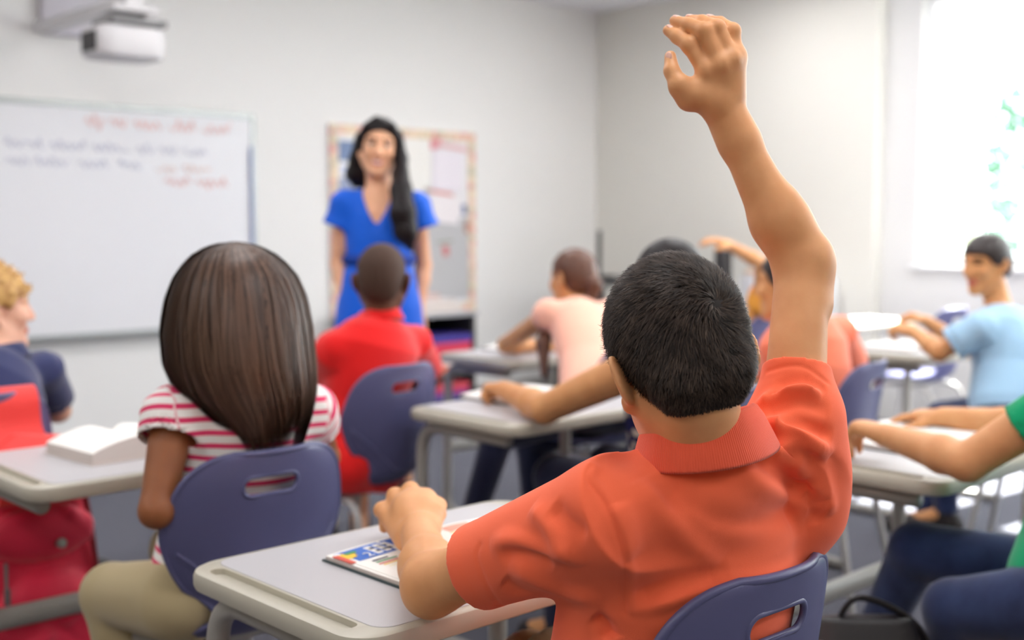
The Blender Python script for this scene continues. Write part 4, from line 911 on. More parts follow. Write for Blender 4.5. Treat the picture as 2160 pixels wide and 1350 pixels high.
def pony(S, P, R, c, s):
    cap(S, P, R, c, s, 0.010); S.chain([P(0.0, -0.09, 0.0), P(-0.01, -0.125, -0.03), P(-0.02, -0.12, -0.08)], [0.032, 0.030, 0.024], 0.015)
pb, _, _, pO = person(J, 'girl with a brown ponytail in a peach top, leaning on her elbow over the desk', M['skin_olive'], shirt='peach', shirt_name='peach_top', sleeve=0.12, sleeve_r=0.056, pants='navy_jean', hair=pony, hair_m=M['brown_hair'], face=True, body_w=0.95, arm_r=(0.038, 0.033, 0.034, 0.022))
S = Solid(); S.chain([at(1160, 670, 4.62), at(1146, 725, 4.50), at(1148, 792, 4.45)], [0.022, 0.030, 0.012], 0.01); v, q = S.mesh(0.005); b = MB(); S = Solid(); S.ell(at(1246, 558, 4.74), (0.022, 0.022, 0.034), k=0); v2, q2 = S.mesh(0.004); link('lilac_patch', quad_mesh('lilac_patch', v2 - pO, q2), mat('pale_lilac', (206, 204, 236), 0.6), pb)['label'] = 'pale lilac patch beside the ponytail'  # small pale lilac ellipsoid beside the ponytail
link('hair_lock', quad_mesh('hair_lock', v - pO, q), M['brown_hair'], pb)

# ---------------------------------------------------------------- girl in spotted navy behind the orange shirted boy
J = seated(2.52, 2.02, 0); J['head'] = at(1410, 606, 3.12); J['neck'] = at(1415, 735, 3.05); J['sl'] = at(1330, 782, 2.98); J['sr'] = at(1490, 800, 3.25); J['pelvis'] = V(2.46, 1.98, 0.53)
J['el'] = at(1150, 862, 3.20); J['wl'] = at(1062, 822, 3.52); J['er'] = at(1500, 900, 3.5); J['wr'] = at(1400, 860, 3.7); J['hf'] = FWD_H - 0.3 * RIGHT
person(J, 'dark haired girl in a sleeveless spotted navy top, mostly hidden behind the boy in orange', M['skin_olive'], shirt='dots', shirt_name='spotted_top', sleeve=0.0, pants='navy_jean', hands=dict(l=dict(f=nrm(at(1020, 815, 3.62) - at(1062, 822, 3.52)), back=V(0.1, -0.2, 1), curl=(0.9, 1.2, 0.8))), hair=short_hair(0.016), hair_m=M['black_hair'], arm_r=(0.052, 0.041, 0.041, 0.027))

# ---------------------------------------------------------------- boy in coral
J = seated(3.26, 2.08, 12); J['head'] = at(1662, 602, 3.86); J['neck'] = at(1690, 668, 3.80); J['sl'] = at(1648, 735, 3.74); J['sr'] = at(1768, 700, 3.96); J['el'] = at(1612, 785, 3.98); J['wl'] = J['el'] + V(0.08, 0.2, 0.0); J['er'] = at(1800, 790, 4.2); J['wr'] = at(1690, 790, 4.35)
J['pelvis'] = V(3.24, 2.03, 0.53)
person(J, 'dark haired boy in a coral tee, seen past the raised arm', M['skin_olive'], shirt='coral', shirt_name='coral_tee', sleeve=0.7, sleeve_r=0.066, pants='navy_jean', body_w=1.12, hair=short_hair(0.011), hair_m=M['dark_hair'])

# ---------------------------------------------------------------- boy in light blue by the window
J = seated(4.45, 1.86, 20); J['head'] = at(2080, 557, 4.5); J['neck'] = at(2112, 652, 4.5); J['sl'] = at(2072, 690, 4.36); J['sr'] = at(2172, 680, 4.62); J['pelvis'] = at(2122, 855, 4.38); J['el'] = at(1982, 742, 4.42); J['wl'] = at(1928, 700, 4.60)
J['er'] = at(2040, 735, 4.8); J['wr'] = at(1955, 678, 4.85); J['hf'] = nrm(-RIGHT * 0.88 - FWD_H * 0.42 - V(0, 0, 0.12)); J['kl'] = at(1985, 880, 4.6); J['kr'] = at(2070, 895, 4.7); J['al'] = at(1995, 1085, 4.6); J['ar'] = V(4.40, 2.25, 0.075); J['hipl'] = J['pelvis'] + V(-0.08, -0.02, -0.02); J['hipr'] = J['pelvis'] + V(0.08, 0.03, -0.02)
person(J, 'boy with short dark hair in a light blue tee by the window', M['skin_olive'], shirt='blue_tee', shirt_name='blue_tee', sleeve=0.72, sleeve_r=0.068, pants='denim', hands=dict(l=dict(f=V(-0.2, 1, 0.2), back=V(-0.6, 0, 1), curl=(0.8, 1.0, 0.6)), r=dict(f=V(-0.4, 0.8, 0.3), back=V(0.3, 0, 1), curl=(0.8, 1.0, 0.6))), hair=short_hair(0.014), hair_m=M['dark_hair'], face=True, hs=0.93)

# ---------------------------------------------------------------- far student raising a hand
J = seated(4.75, 3.42, 0); J['head'] = at(1660, 552, 5.7); J['neck'] = at(1655, 612, 5.65); J['sl'] = at(1602, 640, 5.55); J['sr'] = at(1716, 640, 5.85); J['el'] = at(1608, 556, 5.45); J['wl'] = at(1535, 516, 5.35); J['er'] = at(1640, 690, 6.0); J['wr'] = at(1600, 660, 5.9); J['hf'] = FWD_H - 0.6 * RIGHT
J['er'] = at(1590, 675, 5.6); J['wr'] = at(1650, 655, 5.6)
person(J, 'far student in an orange-yellow top with a bent arm raised, behind the boy in coral', M['skin_olive'], shirt='yellow', shirt_name='yellow_top', sleeve=0.35, sleeve_r=0.05, pants='navy_jean', hands=dict(l=dict(f=nrm(at(1480, 500, 5.3) - at(1535, 516, 5.35)), back=UP * 1.0 - FWD * 0.3, thumb=-1, curl=(0.15, 0.5, 0.4))), hair=short_hair(0.013), hair_m=M['brown_hair'], arm_r=(0.036, 0.031, 0.032, 0.022))

# ---------------------------------------------------------------- person in green at the right edge
J = seated(2.80, 0.66, 0); J['head'] = at(2420, 560, 2.45); J['neck'] = at(2390, 730, 2.42); J['sl'] = at(2268, 835, 2.30); J['sr'] = at(2480, 800, 2.6); J['pelvis'] = at(2270, 1235, 2.35); J['el'] = at(2040, 975, 2.40); J['wl'] = at(1868, 918, 2.62); J['er'] = at(2170, 900, 2.92); J['wr'] = at(1990, 880, 3.02); J['hf'] = V(-0.2, 1, -0.1)
J['hipl'] = at(2230, 1275, 2.25); J['hipr'] = at(2290, 1230, 2.5); J['kl'] = at(2012, 1285, 2.42); J['kr'] = at(1935, 1160, 2.68); J['al'] = at(2010, 1480, 2.50); J['ar'] = at(1830, 1400, 2.86)
person(J, 'person in a green top and dark jeans at the right edge of the photo', M['skin_boy'], shirt='green', shirt_name='green_top', shirt_ext=-0.16, sleeve=0.5, sleeve_r=0.052, pants='denim', hands=dict(l=dict(f=nrm(at(1795, 892, 2.72) - at(1868, 918, 2.62)), back=V(0, -0.25, 1), s=1.02, curl=(0.75, 0.75, 0.5)), r=dict(f=nrm(at(1930, 875, 3.08) - at(1990, 880, 3.02)), back=V(0, 0, 1), curl=(0.2, 0.3, 0.2))), hair=short_hair(0.012), hair_m=M['dark_hair'], h=0.005, arm_r=(0.048, 0.039, 0.040, 0.026))

# ---------------------------------------------------------------- teacher, standing
td = 4.6; J = dict(O=at(795, 900, td) * V(1, 1, 0)); FT = nrm(-FWD_H + 0.12 * RIGHT); J['f'] = FT; J['r'] = np.cross(FT, (0, 0, 1.0))
J['head'] = at(799, 312, td); J['neck'] = at(800, 402, td + 0.02); J['sl'] = at(878, 432, td); J['sr'] = at(728, 428, td); J['pelvis'] = at(800, 660, td); J['hf'] = nrm(FT + V(0, 0, -0.02)); J['roll'] = 0.10
J['er'] = at(714, 555, td + 0.04); J['wr'] = at(738, 655, td - 0.06); J['el'] = at(893, 560, td + 0.06); J['wl'] = at(882, 660, td + 0.02)
for n, q in (('l', 1), ('r', -1)):
    J['hip' + n] = J['pelvis'] + RIGHT * q * 0.085; J['k' + n] = J['hip' + n] * V(1, 1, 0) + V(0, 0, 0.46) + FT * 0.02; J['a' + n] = J['hip' + n] * V(1, 1, 0) + V(0, 0, 0.08); J['t' + n] = FT
def dress(S):
    up = V(0, 0, 1.0)
    for n, q in (('l', 1), ('r', -1)):
        s0 = J['s' + n]; e0 = s0 + RIGHT * q * 0.032 - up * 0.092; S.fc(s0, e0, 0.046, 0.060, 0.03)
    S.loft(J['pelvis'] - up * 0.42, J['pelvis'] + up * 0.18, RIGHT, [(0, 0, 0, .20, .16), (0.45, 0, 0, .185, .14), (0.75, 0, 0, .165, .12), (1, 0, 0, .128, .10)], 0.02)
def long_black(S, P, R, c, s):
    cap(S, P, R, c, s, 0.010, ([-0.12, -0.04, 0.0, 0.03, 0.055, 0.075, 0.1], [-0.12, -0.12, -0.10, -0.03, 0.04, 0.066, 0.078]))
    S.chain([P(0, -0.05, 0.04), P(0, -0.07, -0.06), P(0, -0.075, -0.14)], [0.07, 0.075, 0.06], 0.02)
    S.chain([at(758, 290, td), at(752, 335, td + 0.03), at(748, 368, td + 0.05), at(750, 388, td + 0.07)], [0.018, 0.026, 0.034, 0.018], 0.02)
    S.chain([at(842, 285, td - 0.01), at(846, 335, td - 0.02), at(846, 400, td - 0.09), at(850, 450, td - 0.13), at(856, 490, td - 0.13), at(866, 524, td - 0.12)], [0.016, 0.024, 0.040, 0.048, 0.044, 0.012], 0.02)
    S.chain([P(0.015, 0.045, 0.104), P(-0.045, 0.062, 0.086), P(-0.076, 0.035, 0.04), P(-0.082, 0.02, -0.02)], [0.016, 0.014, 0.015, 0.016], 0.01); S.chain([P(0.02, 0.05, 0.104), P(0.055, 0.050, 0.075), P(0.078, 0.03, 0.02)], [0.018, 0.015, 0.016], 0.01)
tb, _, _, tO = person(J, 'smiling teacher with long black hair standing in a royal blue dress', M['skin_teacher'], group=None, shirt='royal', shirt_name='dress', sleeve=0.0, neckline='v', shirt_fn=dress, hair=long_black, hair_m=M['black_hair'], face=True, smile=True, body_w=0.92, arm_r=(0.037, 0.031, 0.032, 0.021), hands=dict(r=dict(f=V(0, 0, -1), back=FWD_H * -1, curl=(0.3, 0.4, 0.3), s=0.95), l=dict(f=V(0, 0, -1), back=FWD_H * -1, curl=(0.3, 0.4, 0.3), s=0.95)), hs=0.97)
b = MB(); wc = at(800, 547, td) - tO
b.tube([wc + RIGHT * 0.132 * math.cos(a) - FWD_H * 0.106 * math.sin(a) for a in np.linspace(0, 2 * math.pi, 40, endpoint=False)], 0.012, 8, closed=True, flat=1.6); b.build('belt', M['royal_dark'], tb, smooth=True, autosmooth=False)

# ================================================================== the boy with his arm up (nearest figure)
O = V(1.18, 1.02, 0); dH = 1.44
hR = frame(nrm(FWD_H * math.cos(math.radians(15)) - RIGHT * math.sin(math.radians(15)) - V(0, 0, 0.16)), math.radians(9))
hS = 1.0; hc = at(1417, 699, dH) - hR[:, 2] * 0.030 * hS
NECK = at(1478, 958, 1.465); HIPC = V(1.20, 1.00, 0.53)
SL, EL, WL = at(1290, 1088, 1.41), at(912, 1233, 1.615), at(884, 1118, 1.865)
SR, ER, WR = at(1672, 905, 1.53), at(1692, 572, 1.60), at(1524, 226, 1.61)
TR = nrm(V(0.87, -0.49, 0) * 0.9 + V(0, 0, 0.12))             # his right, across the shoulders
def joined(parts):
    V_, Q_, n = [], [], 0
    for v, q in parts: V_.append(v); Q_.append(q + n); n += len(v)
    return np.concatenate(V_), np.concatenate(Q_)
B = Solid()
B.loft(HIPC, NECK, TR, grown(TORSO, -0.012), 0.02)
B.rc(NECK - V(0, 0, 0.03), hc + hR @ V(0, -0.026, -0.060) * hS, 0.050, 0.0535, 0.02)
B.rc(NECK - V(0, 0, 0.06), SL, 0.042, 0.042, 0.03); B.rc(NECK - V(0, 0, 0.05), SR, 0.042, 0.042, 0.03)
HL, HR_ = HIPC + V(-0.085, 0, -0.02), HIPC + V(0.085, 0, -0.02); KL, KR = V(1.06, 1.38, 0.50), V(1.36, 1.40, 0.50)
for a_, k_ in ((HL, KL), (HR_, KR)):
    B.rc(a_, k_, 0.07, 0.052, 0.03); an = k_ * V(1, 1, 0) + V(0, -0.02, 0.08); B.rc(k_, an, 0.050, 0.035, 0.02); B.rc(an, an + V(0, 0.12, -0.04), 0.035, 0.028, 0.02)
head(B, hc, hR, hS, True, -0.012, 1.12)
torso_v = B.mesh(0.0045)
# resting left arm: forearm along the desk, fist on the workbook
A = Solid(); m_ = EL + (WL - EL) * 0.30
A.rc(SL, EL, 0.042, 0.0385, 0.015); A.rc(EL, m_, 0.0365, 0.0365, 0.03); A.rc(m_, WL, 0.0365, 0.0285, 0.03)
A.rc(at(893, 1262, 1.60), at(905, 1268, 1.60), 0.017, 0.017, 0.02)                   # point of the elbow
mcp = [at(900, 1050, 1.985), at(866, 1034, 2.015), at(833, 1046, 2.025), at(806, 1076, 2.01)]
for i, m in enumerate(mcp):
    A.rc(WL + (np.array(m) - mcp[1]) * 0.45, m, 0.0185, 0.0150 - 0.0008 * i, 0.014)
    fd = nrm(FWD_H * 0.80 + RIGHT * 0.12 + V(0, 0, -0.58)); f2 = nrm(V(0, 0, -1.0) - FWD_H * 0.25); L1 = (0.036, 0.040, 0.036, 0.029)[i]
    p1 = m + fd * L1; p2 = p1 + f2 * 0.022; p2[2] = max(p2[2], 0.726); p3 = p2 - FWD_H * 0.018; A.chain_hard([m, p1, p2, p3], [0.0145, 0.0122, 0.0105, 0.009], 0.006)
A.ell((WL + mcp[1]) / 2 + V(0, 0, 0.004), (0.034, 0.048, 0.022), frame(nrm(mcp[1] - WL)), 0.02)
t0 = at(908, 1112, 1.88); A.chain_hard([t0, at(922, 1084, 1.92), at(926, 1066, 1.965), at(905, 1062, 2.0)], [0.016, 0.0145, 0.0125, 0.010], 0.012)
left_v = A.mesh(0.0027, smooth=2)
# raised right arm: back of the hand to the camera, fingers bent over to the left
A = Solid(); m_ = ER + (WR - ER) * 0.30
A.rc(SR, ER, 0.041, 0.0355, 0.015); A.rc(ER, m_, 0.0335, 0.0345, 0.016); A.rc(m_, WR, 0.0345, 0.0215, 0.02); A.rc(ER + (WR - ER) * 0.8, WR, 0.0260, 0.0230, 0.02)
A.rc(at(1718, 560, 1.60), at(1724, 640, 1.59), 0.014, 0.014, 0.03); A.rc(at(1648, 430, 1.60), at(1706, 530, 1.60), 0.010, 0.020, 0.04)
dm = 1.595
FING = [  # knuckle, middle joint, end joint, tip: pixels and distances
    [(1492, 152, dm - .004), (1455, 95, dm + .004), (1430, 78, dm + .018), (1409, 64, dm + .030)],
    [(1522, 140, dm - .010), (1487, 66, dm - .006), (1453, 53, dm + .016), (1423, 44, dm + .034)],
    [(1543, 128, dm - .006), (1513, 58, dm - .002), (1481, 46, dm + .022), (1452, 42, dm + .042)],
    [(1552, 118, dm + .006), (1546, 64, dm + .008), (1519, 48, dm + .026), (1494, 41, dm + .042)]]
RAD = [(0.0122, 0.0112, 0.0098, 0.0076), (0.0124, 0.0114, 0.0099, 0.0077), (0.0118, 0.0108, 0.0094, 0.0073), (0.0106, 0.0095, 0.0084, 0.0067)]
nails = []
for i, fg in enumerate(FING):
    P_ = [at(*p) for p in fg]; A.rc(WR + (P_[0] - WR) * 0.12 + (P_[0] - at(1522, 140, dm)) * 0.25, P_[0], 0.0160, RAD[i][0], 0.010); A.chain_hard(P_, RAD[i], 0.0035)
    A.rc(P_[1] - nrm(P_[3] - P_[0]) * 0.002, P_[1], 0.0112 - .0005 * i, 0.0112 - .0005 * i, 0.004)                      # bent middle joint
    A.rc(P_[0] - FWD * 0.004, P_[0] - FWD * 0.004 + UP * .002, 0.0112, 0.0112, 0.010)                 # knuckle
    t = nrm(P_[3] - P_[2]); b_ = nrm(UP * 0.9 - FWD * 0.45 + RIGHT * 0.1); b_ = nrm(b_ - t * np.dot(b_, t)); nails.append((P_[3] - t * 0.003 + b_ * RAD[i][3] * 0.80, t, b_, 0.0052, 0.0075))
A.chain([at(1456, 206, dm), at(1438, 186, dm - .004)], [0.019, 0.0150], 0.012)
A.chain_hard([at(1452, 200, dm), at(1433, 180, dm - .006), at(1417, 150, dm), at(1414, 119, dm + .010)], [0.0170, 0.0138, 0.0108, 0.0082], 0.008)
A.ell(at(1512, 182, dm), (0.029, 0.014, 0.036), np.stack([RIGHT, FWD, UP], 1), 0.012); A.rc(at(1468, 194, dm), at(1507, 218, dm + .004), 0.016, 0.022, 0.012)
A.rc(at(1552, 130, dm + .006), at(1545, 200, dm + .012), 0.012, 0.017, 0.014)
t = nrm(at(1415, 117, dm) - at(1417, 150, dm)); nails.append((at(1410.5, 122, dm + .002), t, nrm(-RIGHT * 0.75 - FWD * 0.6), 0.0060, 0.0085))
right_v = A.mesh(0.0024, smooth=2)
v, q = joined([torso_v, left_v, right_v])
boy = link('person', quad_mesh('person', v - O, q), M['skin_boy']); boy.location = O
tag(boy, 'boy in an orange polo shirt, nearest the camera, right arm raised high', 'person', 'people in the classroom')
for (p, t, b_, w_, l_) in nails:
    r_ = np.cross(t, b_); S = Solid(); S.ell(p, (w_, l_, 0.0022), np.stack([r_, t, b_], 1), 0); vv, qq = S.mesh(0.0012, pad=0.004); link('fingernail', quad_mesh('fingernail', vv - O, qq), M['nail'], boy)

# ---- polo shirt
S = Solid()
bx = lambda px, py, d: at(px, py, d)
S.loft(V(1.205, 1.010, 0.50), NECK + V(0, 0, -0.015), TR, [(0.0, 0, 0, .165, .125), (0.2, 0.0, 0, .163, .122), (0.45, 0.0, 0, .158, .118), (0.65, 0.0, 0, .158, .112), (0.82, 0, 0, .138, .096), (0.92, 0, 0, .096, .074), (1.0, 0, 0, .066, .062)], 0.03); S.rc(NECK - V(0, 0, 0.03) - FWD_H * 0.006, NECK + V(0, 0, 0.024) - FWD_H * 0.008, 0.074, 0.056, 0.03)
S.rc(NECK - V(0, 0, 0.05), SL, 0.058, 0.058, 0.04); S.rc(NECK - V(0, 0, 0.045), SR, 0.056, 0.050, 0.04)
CL = EL + (SL - EL) * 0.285; CR = SR + (ER - SR) * 0.385
S.fc(SL + nrm(SL - CL) * 0.02, CL, 0.071, 0.0565, 0.03); S.fc(CL + nrm(SL - CL) * 0.025, CL, 0.0575, 0.0575, 0.003)
S.fc(SR + nrm(SR - CR) * 0.03, CR, 0.056, 0.0415, 0.03); S.fc(CR + nrm(SR - CR) * 0.022, CR, 0.0440, 0.0440, 0.003)
S.chain([bx(1690, 880, 1.54), bx(1692, 1000, 1.555), bx(1688, 1075, 1.565), bx(1660, 1130, 1.57)], [0.048, 0.052, 0.050, 0.045], 0.04)      # cloth pulled up under the raised arm
S.chain([bx(1300, 1180, 1.46), bx(1310, 1235, 1.50)], [0.055, 0.05], 0.04)
for c0, s0, r0 in ((CL, SL, 0.049), (CR, SR, 0.0385)):
    u = nrm(c0 - s0); S.fc(c0 - u * 0.03, c0 + u * 0.02, r0, r0 + 0.002, 0.003, 'sub')
S.rc(NECK + V(0, 0, 0.01), NECK + V(0, 0, 0.14) + FWD_H * 0.02, 0.055, 0.075, 0.006, 'sub')
v, q = S.mesh(0.0028, smooth=4)
FOLDS = [  # (pixel line, height, width)
    ([(1120, 1072), (1150, 1100), (1185, 1150), (1230, 1195)], 0.006, 0.013), ([(1032, 1152), (1090, 1142), (1140, 1160), (1205, 1172)], 0.0065, 0.013), ([(1050, 1172), (1110, 1172), (1170, 1190)], -0.005, 0.012),
    ([(1165, 1066), (1195, 1100), (1240, 1130)], -0.005, 0.013), ([(1072, 1190), (1130, 1222), (1200, 1250), (1275, 1268)], 0.005, 0.016), ([(1060, 1225), (1110, 1258), (1170, 1285)], -0.004, 0.014),
    ([(1345, 1010), (1400, 1075), (1450, 1140), (1520, 1190)], 0.006, 0.016), ([(1380, 1000), (1450, 1070), (1540, 1110), (1650, 1100)], -0.005, 0.018), ([(1420, 1060), (1500, 1110), (1600, 1125), (1700, 1105)], 0.005, 0.018),
    ([(1530, 960), (1600, 1020), (1680, 1060), (1735, 1080)], 0.007, 0.016), ([(1580, 950), (1640, 990), (1700, 1040)], -0.006, 0.014), ([(1620, 925), (1665, 960), (1700, 1010), (1725, 1060)], 0.009, 0.014),
    ([(1605, 905), (1650, 930), (1690, 980)], -0.007, 0.011), ([(1610, 885), (1660, 900), (1710, 930), (1745, 965)], 0.009, 0.012), ([(1640, 880), (1700, 895), (1755, 920)], -0.006, 0.010),
    ([(1595, 860), (1640, 830), (1690, 815), (1735, 830)], 0.007, 0.010), ([(1610, 840), (1650, 808), (1700, 800), (1745, 822)], -0.006, 0.009), ([(1600, 880), (1650, 855), (1700, 850), (1750, 870)], -0.005, 0.012),
    ([(1720, 960), (1740, 1020), (1750, 1090)], 0.006, 0.012), ([(1690, 1010), (1710, 1060), (1720, 1110)], -0.006, 0.012),
    ([(1330, 1290), (1420, 1262), (1520, 1230), (1640, 1210), (1700, 1190)], 0.006, 0.012), ([(1330, 1262), (1430, 1240), (1540, 1205)], -0.005, 0.014),
    ([(1250, 1300), (1275, 1325), (1285, 1350)], -0.008, 0.012), ([(1300, 1060), (1320, 1110), (1335, 1180)], 0.004, 0.014)]
for pix, a_, w_ in FOLDS: v = fold(v, q, pix, a_ * 1.35, w_)
v = fold(v, q, [(1243, 985), (1238, 1010), (1275, 1060), (1305, 1130), (1320, 1200), (1318, 1290)], -0.0022, 0.0042, ends=False)      # sleeve seam
v = fold(v, q, [(1256, 985), (1250, 1010), (1287, 1060), (1317, 1130), (1332, 1200), (1330, 1288)], 0.0018, 0.006, ends=False)
v = fold(v, q, [(1012, 1150), (1006, 1178), (1030, 1240), (1060, 1285), (1090, 1312)], -0.0016, 0.004, ends=False)                       # cuff seam
v = fold(v, q, [(1620, 783), (1660, 772), (1700, 775), (1745, 806)], -0.0016, 0.0038, ends=False)
link('polo_shirt', quad_mesh('polo_shirt', v - O, q), M['polo'], boy)
# ---- ribbed collar, rolled over at the back
def ribbed():
    m = mat('orange_rib_knit', (240, 96, 66), 0.85, 0.15, sheen=0.3); nt = m.node_tree; bs = nt.nodes['Principled BSDF']
    a_ = nt.nodes.new('ShaderNodeAttribute'); a_.attribute_name = 'rib'; s_ = nt.nodes.new('ShaderNodeMath'); s_.operation = 'SINE'; nt.links.new(a_.outputs['Fac'], s_.inputs[0])
    bp = nt.nodes.new('ShaderNodeBump'); bp.inputs['Strength'].default_value = 0.35; bp.inputs['Distance'].default_value = 0.001; nt.links.new(s_.outputs[0], bp.inputs['Height']); nt.links.new(bp.outputs['Normal'], bs.inputs['Normal']); return m
cf = nrm(np.cross((0, 0, 1.0), TR)); cr = TR; cu = np.cross(cr, cf); cc = NECK + V(0, 0, 0.026) - FWD_H * 0.008
prof = [(-0.012, .057), (0.010, .058), (0.022, .0605), (0.0265, .0645), (0.024, .0695), (0.012, .0765), (-0.010, .0850), (-0.028, .0915), (-0.032, .0915), (-0.030, .0870), (-0.006, .0775)]
n_ = 120; ring = []; rib = []
for dz, rr in prof:
    for a in np.linspace(0, 2 * math.pi, n_, endpoint=False):
        fr = math.sin(a); wv = 1 + 0.02 * math.sin(3 * a + 1)
        ring.append(cc - O + cr * math.cos(a) * rr * 1.02 * wv + cf * (fr * rr * 0.96 * wv) + cu * (dz - 0.018 * max(fr, -0.4))); rib.append(a * 190)
k = len(prof); b = MB(); b.add(ring, [(i * n_ + j, i * n_ + (j + 1) % n_, ((i + 1) % k) * n_ + (j + 1) % n_, ((i + 1) % k) * n_ + j) for i in range(k) for j in range(n_)])
o = b.build('collar', ribbed(), boy, smooth=True, autosmooth=False); a = o.data.attributes.new('rib', 'FLOAT', 'POINT'); a.data.foreach_set('value', rib)
# ---- shorts, shoes
S = Solid(); S.ell(HIPC, (0.16, 0.13, 0.10), k=0.03)
for a_, k_ in ((HL, KL), (HR_, KR)): S.fc(a_ - (k_ - a_) * 0.1, a_ + (k_ - a_) * 0.86, 0.085, 0.078, 0.03)
vv, qq = S.mesh(0.006); link('shorts', quad_mesh('shorts', vv - O, qq), M['khaki'], boy)
for k_ in (KL, KR):
    S = Solid(); a0 = k_ * V(1, 1, 0) + V(0, -0.02, 0.08); S.rc(a0 + V(0, -0.03, -0.035), a0 + V(0, 0.13, -0.045), 0.038, 0.034, 0.02); S.rc(a0, a0 - V(0, 0, 0.03), 0.043, 0.04, 0.02)
    S.cut(lambda X, Y, Z: 0.003 - Z + 0 * X + 0 * Y); vv, qq = S.mesh(0.006); link('shoe', quad_mesh('shoe', vv - O, qq), M['shoe_white'], boy)
# ---- short hair: a cap and strands that swirl out of the crown
S = Solid(); P = lambda x, y, z: hc + hR @ (np.array((x, y, z)) * hS)
LINE = ([-0.13, -0.10, -0.075, -0.05, -0.030, -0.018, 0.004, 0.03, 0.055, 0.075, 0.1], [-0.070, -0.069, -0.067, -0.062, -0.046, 0.010, 0.020, 0.004, 0.052, 0.068, 0.076])
cap(S, P, hR, hc, hS, 0.006, LINE)
S.ops.insert(0, None); cutop = S.ops.pop(); S.ops.pop(0)
for x in (-1, 1): S.rc(P(x * 0.024, -0.070, -0.025), P(x * 0.022, -0.056, -0.056), 0.034 * hS, 0.024 * hS, 0.015)
S.ops.append(cutop); hv, hq = S.mesh(0.0035, smooth=2)
hn = vnormals(hv, hq); W_ = hits(hv, hq, [(1512, 642)])[0]
rng = np.random.default_rng(11); tri_a = np.linalg.norm(np.cross(hv[hq[:, 2]] - hv[hq[:, 0]], hv[hq[:, 3]] - hv[hq[:, 1]]), axis=1); ns = 46000
fi = rng.choice(len(hq), ns, p=tri_a / tri_a.sum()); uv = rng.random((ns, 2, 1)); c4 = hv[hq[fi]]
p0 = (c4[:, 0] * (1 - uv[:, 0]) + c4[:, 1] * uv[:, 0]) * (1 - uv[:, 1]) + (c4[:, 3] * (1 - uv[:, 0]) + c4[:, 2] * uv[:, 0]) * uv[:, 1]; n0 = hn[hq[fi, 0]]
loc = (p0 - hc) @ hR / hS; rad = p0 - W_; dist = np.linalg.norm(rad, axis=1); rad = rad - n0 * (rad * n0).sum(1)[:, None]; rad /= np.linalg.norm(rad, axis=1)[:, None] + 1e-9
sw = np.cross(n0, rad); k1 = np.exp(-dist / 0.035)[:, None]; fwd_t = np.tile(hR[:, 1], (ns, 1)); fwd_t -= n0 * (fwd_t * n0).sum(1)[:, None]; dn_t = np.tile(-hR[:, 2], (ns, 1)); dn_t -= n0 * (dn_t * n0).sum(1)[:, None]
top = np.clip((loc[:, 2] - 0.04) / 0.05, 0, 1)[:, None] * np.clip((loc[:, 1] + 0.06) / 0.06, 0, 1)[:, None]
flow = rad * 0.9 + sw * (0.25 + 0.9 * k1) + fwd_t * 0.6 * top + dn_t * 0.5 * (1 - top) * (1 - k1)
lump = np.stack([np.sin(p0 @ np.array(a) + b_) for a, b_ in (((210., 90, 60), 0), ((-80, 230., 120), 1), ((60, -100, 260.), 2))], 1)
flow += 0.30 * lump @ rng.normal(size=(3, 3)) * 0.6 + rng.normal(size=(ns, 3)) * 0.16; flow -= n0 * (flow * n0).sum(1)[:, None]; flow /= np.linalg.norm(flow, axis=1)[:, None] + 1e-9
low = np.clip((loc[:, 2] + 0.075) / 0.075, 0.0, 1); ln = (0.0045 + 0.0115 * low) * rng.uniform(0.7, 1.15, ns)
lift = (0.55 - 0.2 * low + rng.normal(0, 0.10, ns))[:, None]
p1 = p0 + (flow * 0.55 + n0 * lift * 0.55) * ln[:, None]; p2 = p0 + (flow * 1.0 + n0 * lift * 0.72) * ln[:, None]; p0 = p0 - n0 * 0.002
side = np.cross(flow, n0); wd = (0.00038 * rng.uniform(0.7, 1.3, ns))[:, None]
SV = np.stack([p0 - side * wd, p0 + side * wd, p1 - side * wd, p1 + side * wd, p2 - side * wd * .25, p2 + side * wd * .25], 1).reshape(-1, 3); bs_ = np.arange(ns)[:, None] * 6 + len(hv)
SQ = np.concatenate([bs_ + np.array([[0, 1, 3, 2]]), bs_ + np.array([[2, 3, 5, 4]])], 0)
me = quad_mesh('hair', np.concatenate([hv, SV]) - O, np.concatenate([hq, SQ])); a_ = me.attributes.new('tone', 'FLOAT', 'POINT')
tn = np.clip(rng.beta(1.4, 4.0, ns) + 0.06 * lump.sum(1), 0, 1); a_.data.foreach_set('value', np.concatenate([np.zeros(len(hv)), np.repeat(tn, 6)]).astype(np.float32)); link('hair', me, M['boy_hair'], boy)

# ================================================================== books on the desks
def page_block(b, x0, x1, y0, y1, z, hgt, side, n=14):   # pages curve down from the spine (side -1: spine at x1)
    xs = np.linspace(0, 1, n); pts = []
    for t in xs: pts.append(t)
    top = [z + hgt * (0.35 + 0.65 * math.sin(min(1, t * 3.2) * math.pi / 2)) * (1 - 0.55 * t ** 2.2) for t in xs]
    X = [(x1 - (x1 - x0) * t) if side < 0 else (x0 + (x1 - x0) * t) for t in xs]; v = []; f = []
    for i in range(n): v += [(X[i], y0, z), (X[i], y1, z), (X[i], y0, top[i]), (X[i], y1, top[i])]
    for i in range(n - 1):
        a, c_ = 4 * i, 4 * i + 4; f += [(a + 2, a + 3, c_ + 3, c_ + 2), (a, c_, c_ + 1, a + 1), (a, a + 2, c_ + 2, c_), (a + 1, c_ + 1, c_ + 3, a + 3)]
    f += [(0, 1, 3, 2), (4 * n - 4, 4 * n - 2, 4 * n - 1, 4 * n - 3)]; b.add(v, f); return X, top
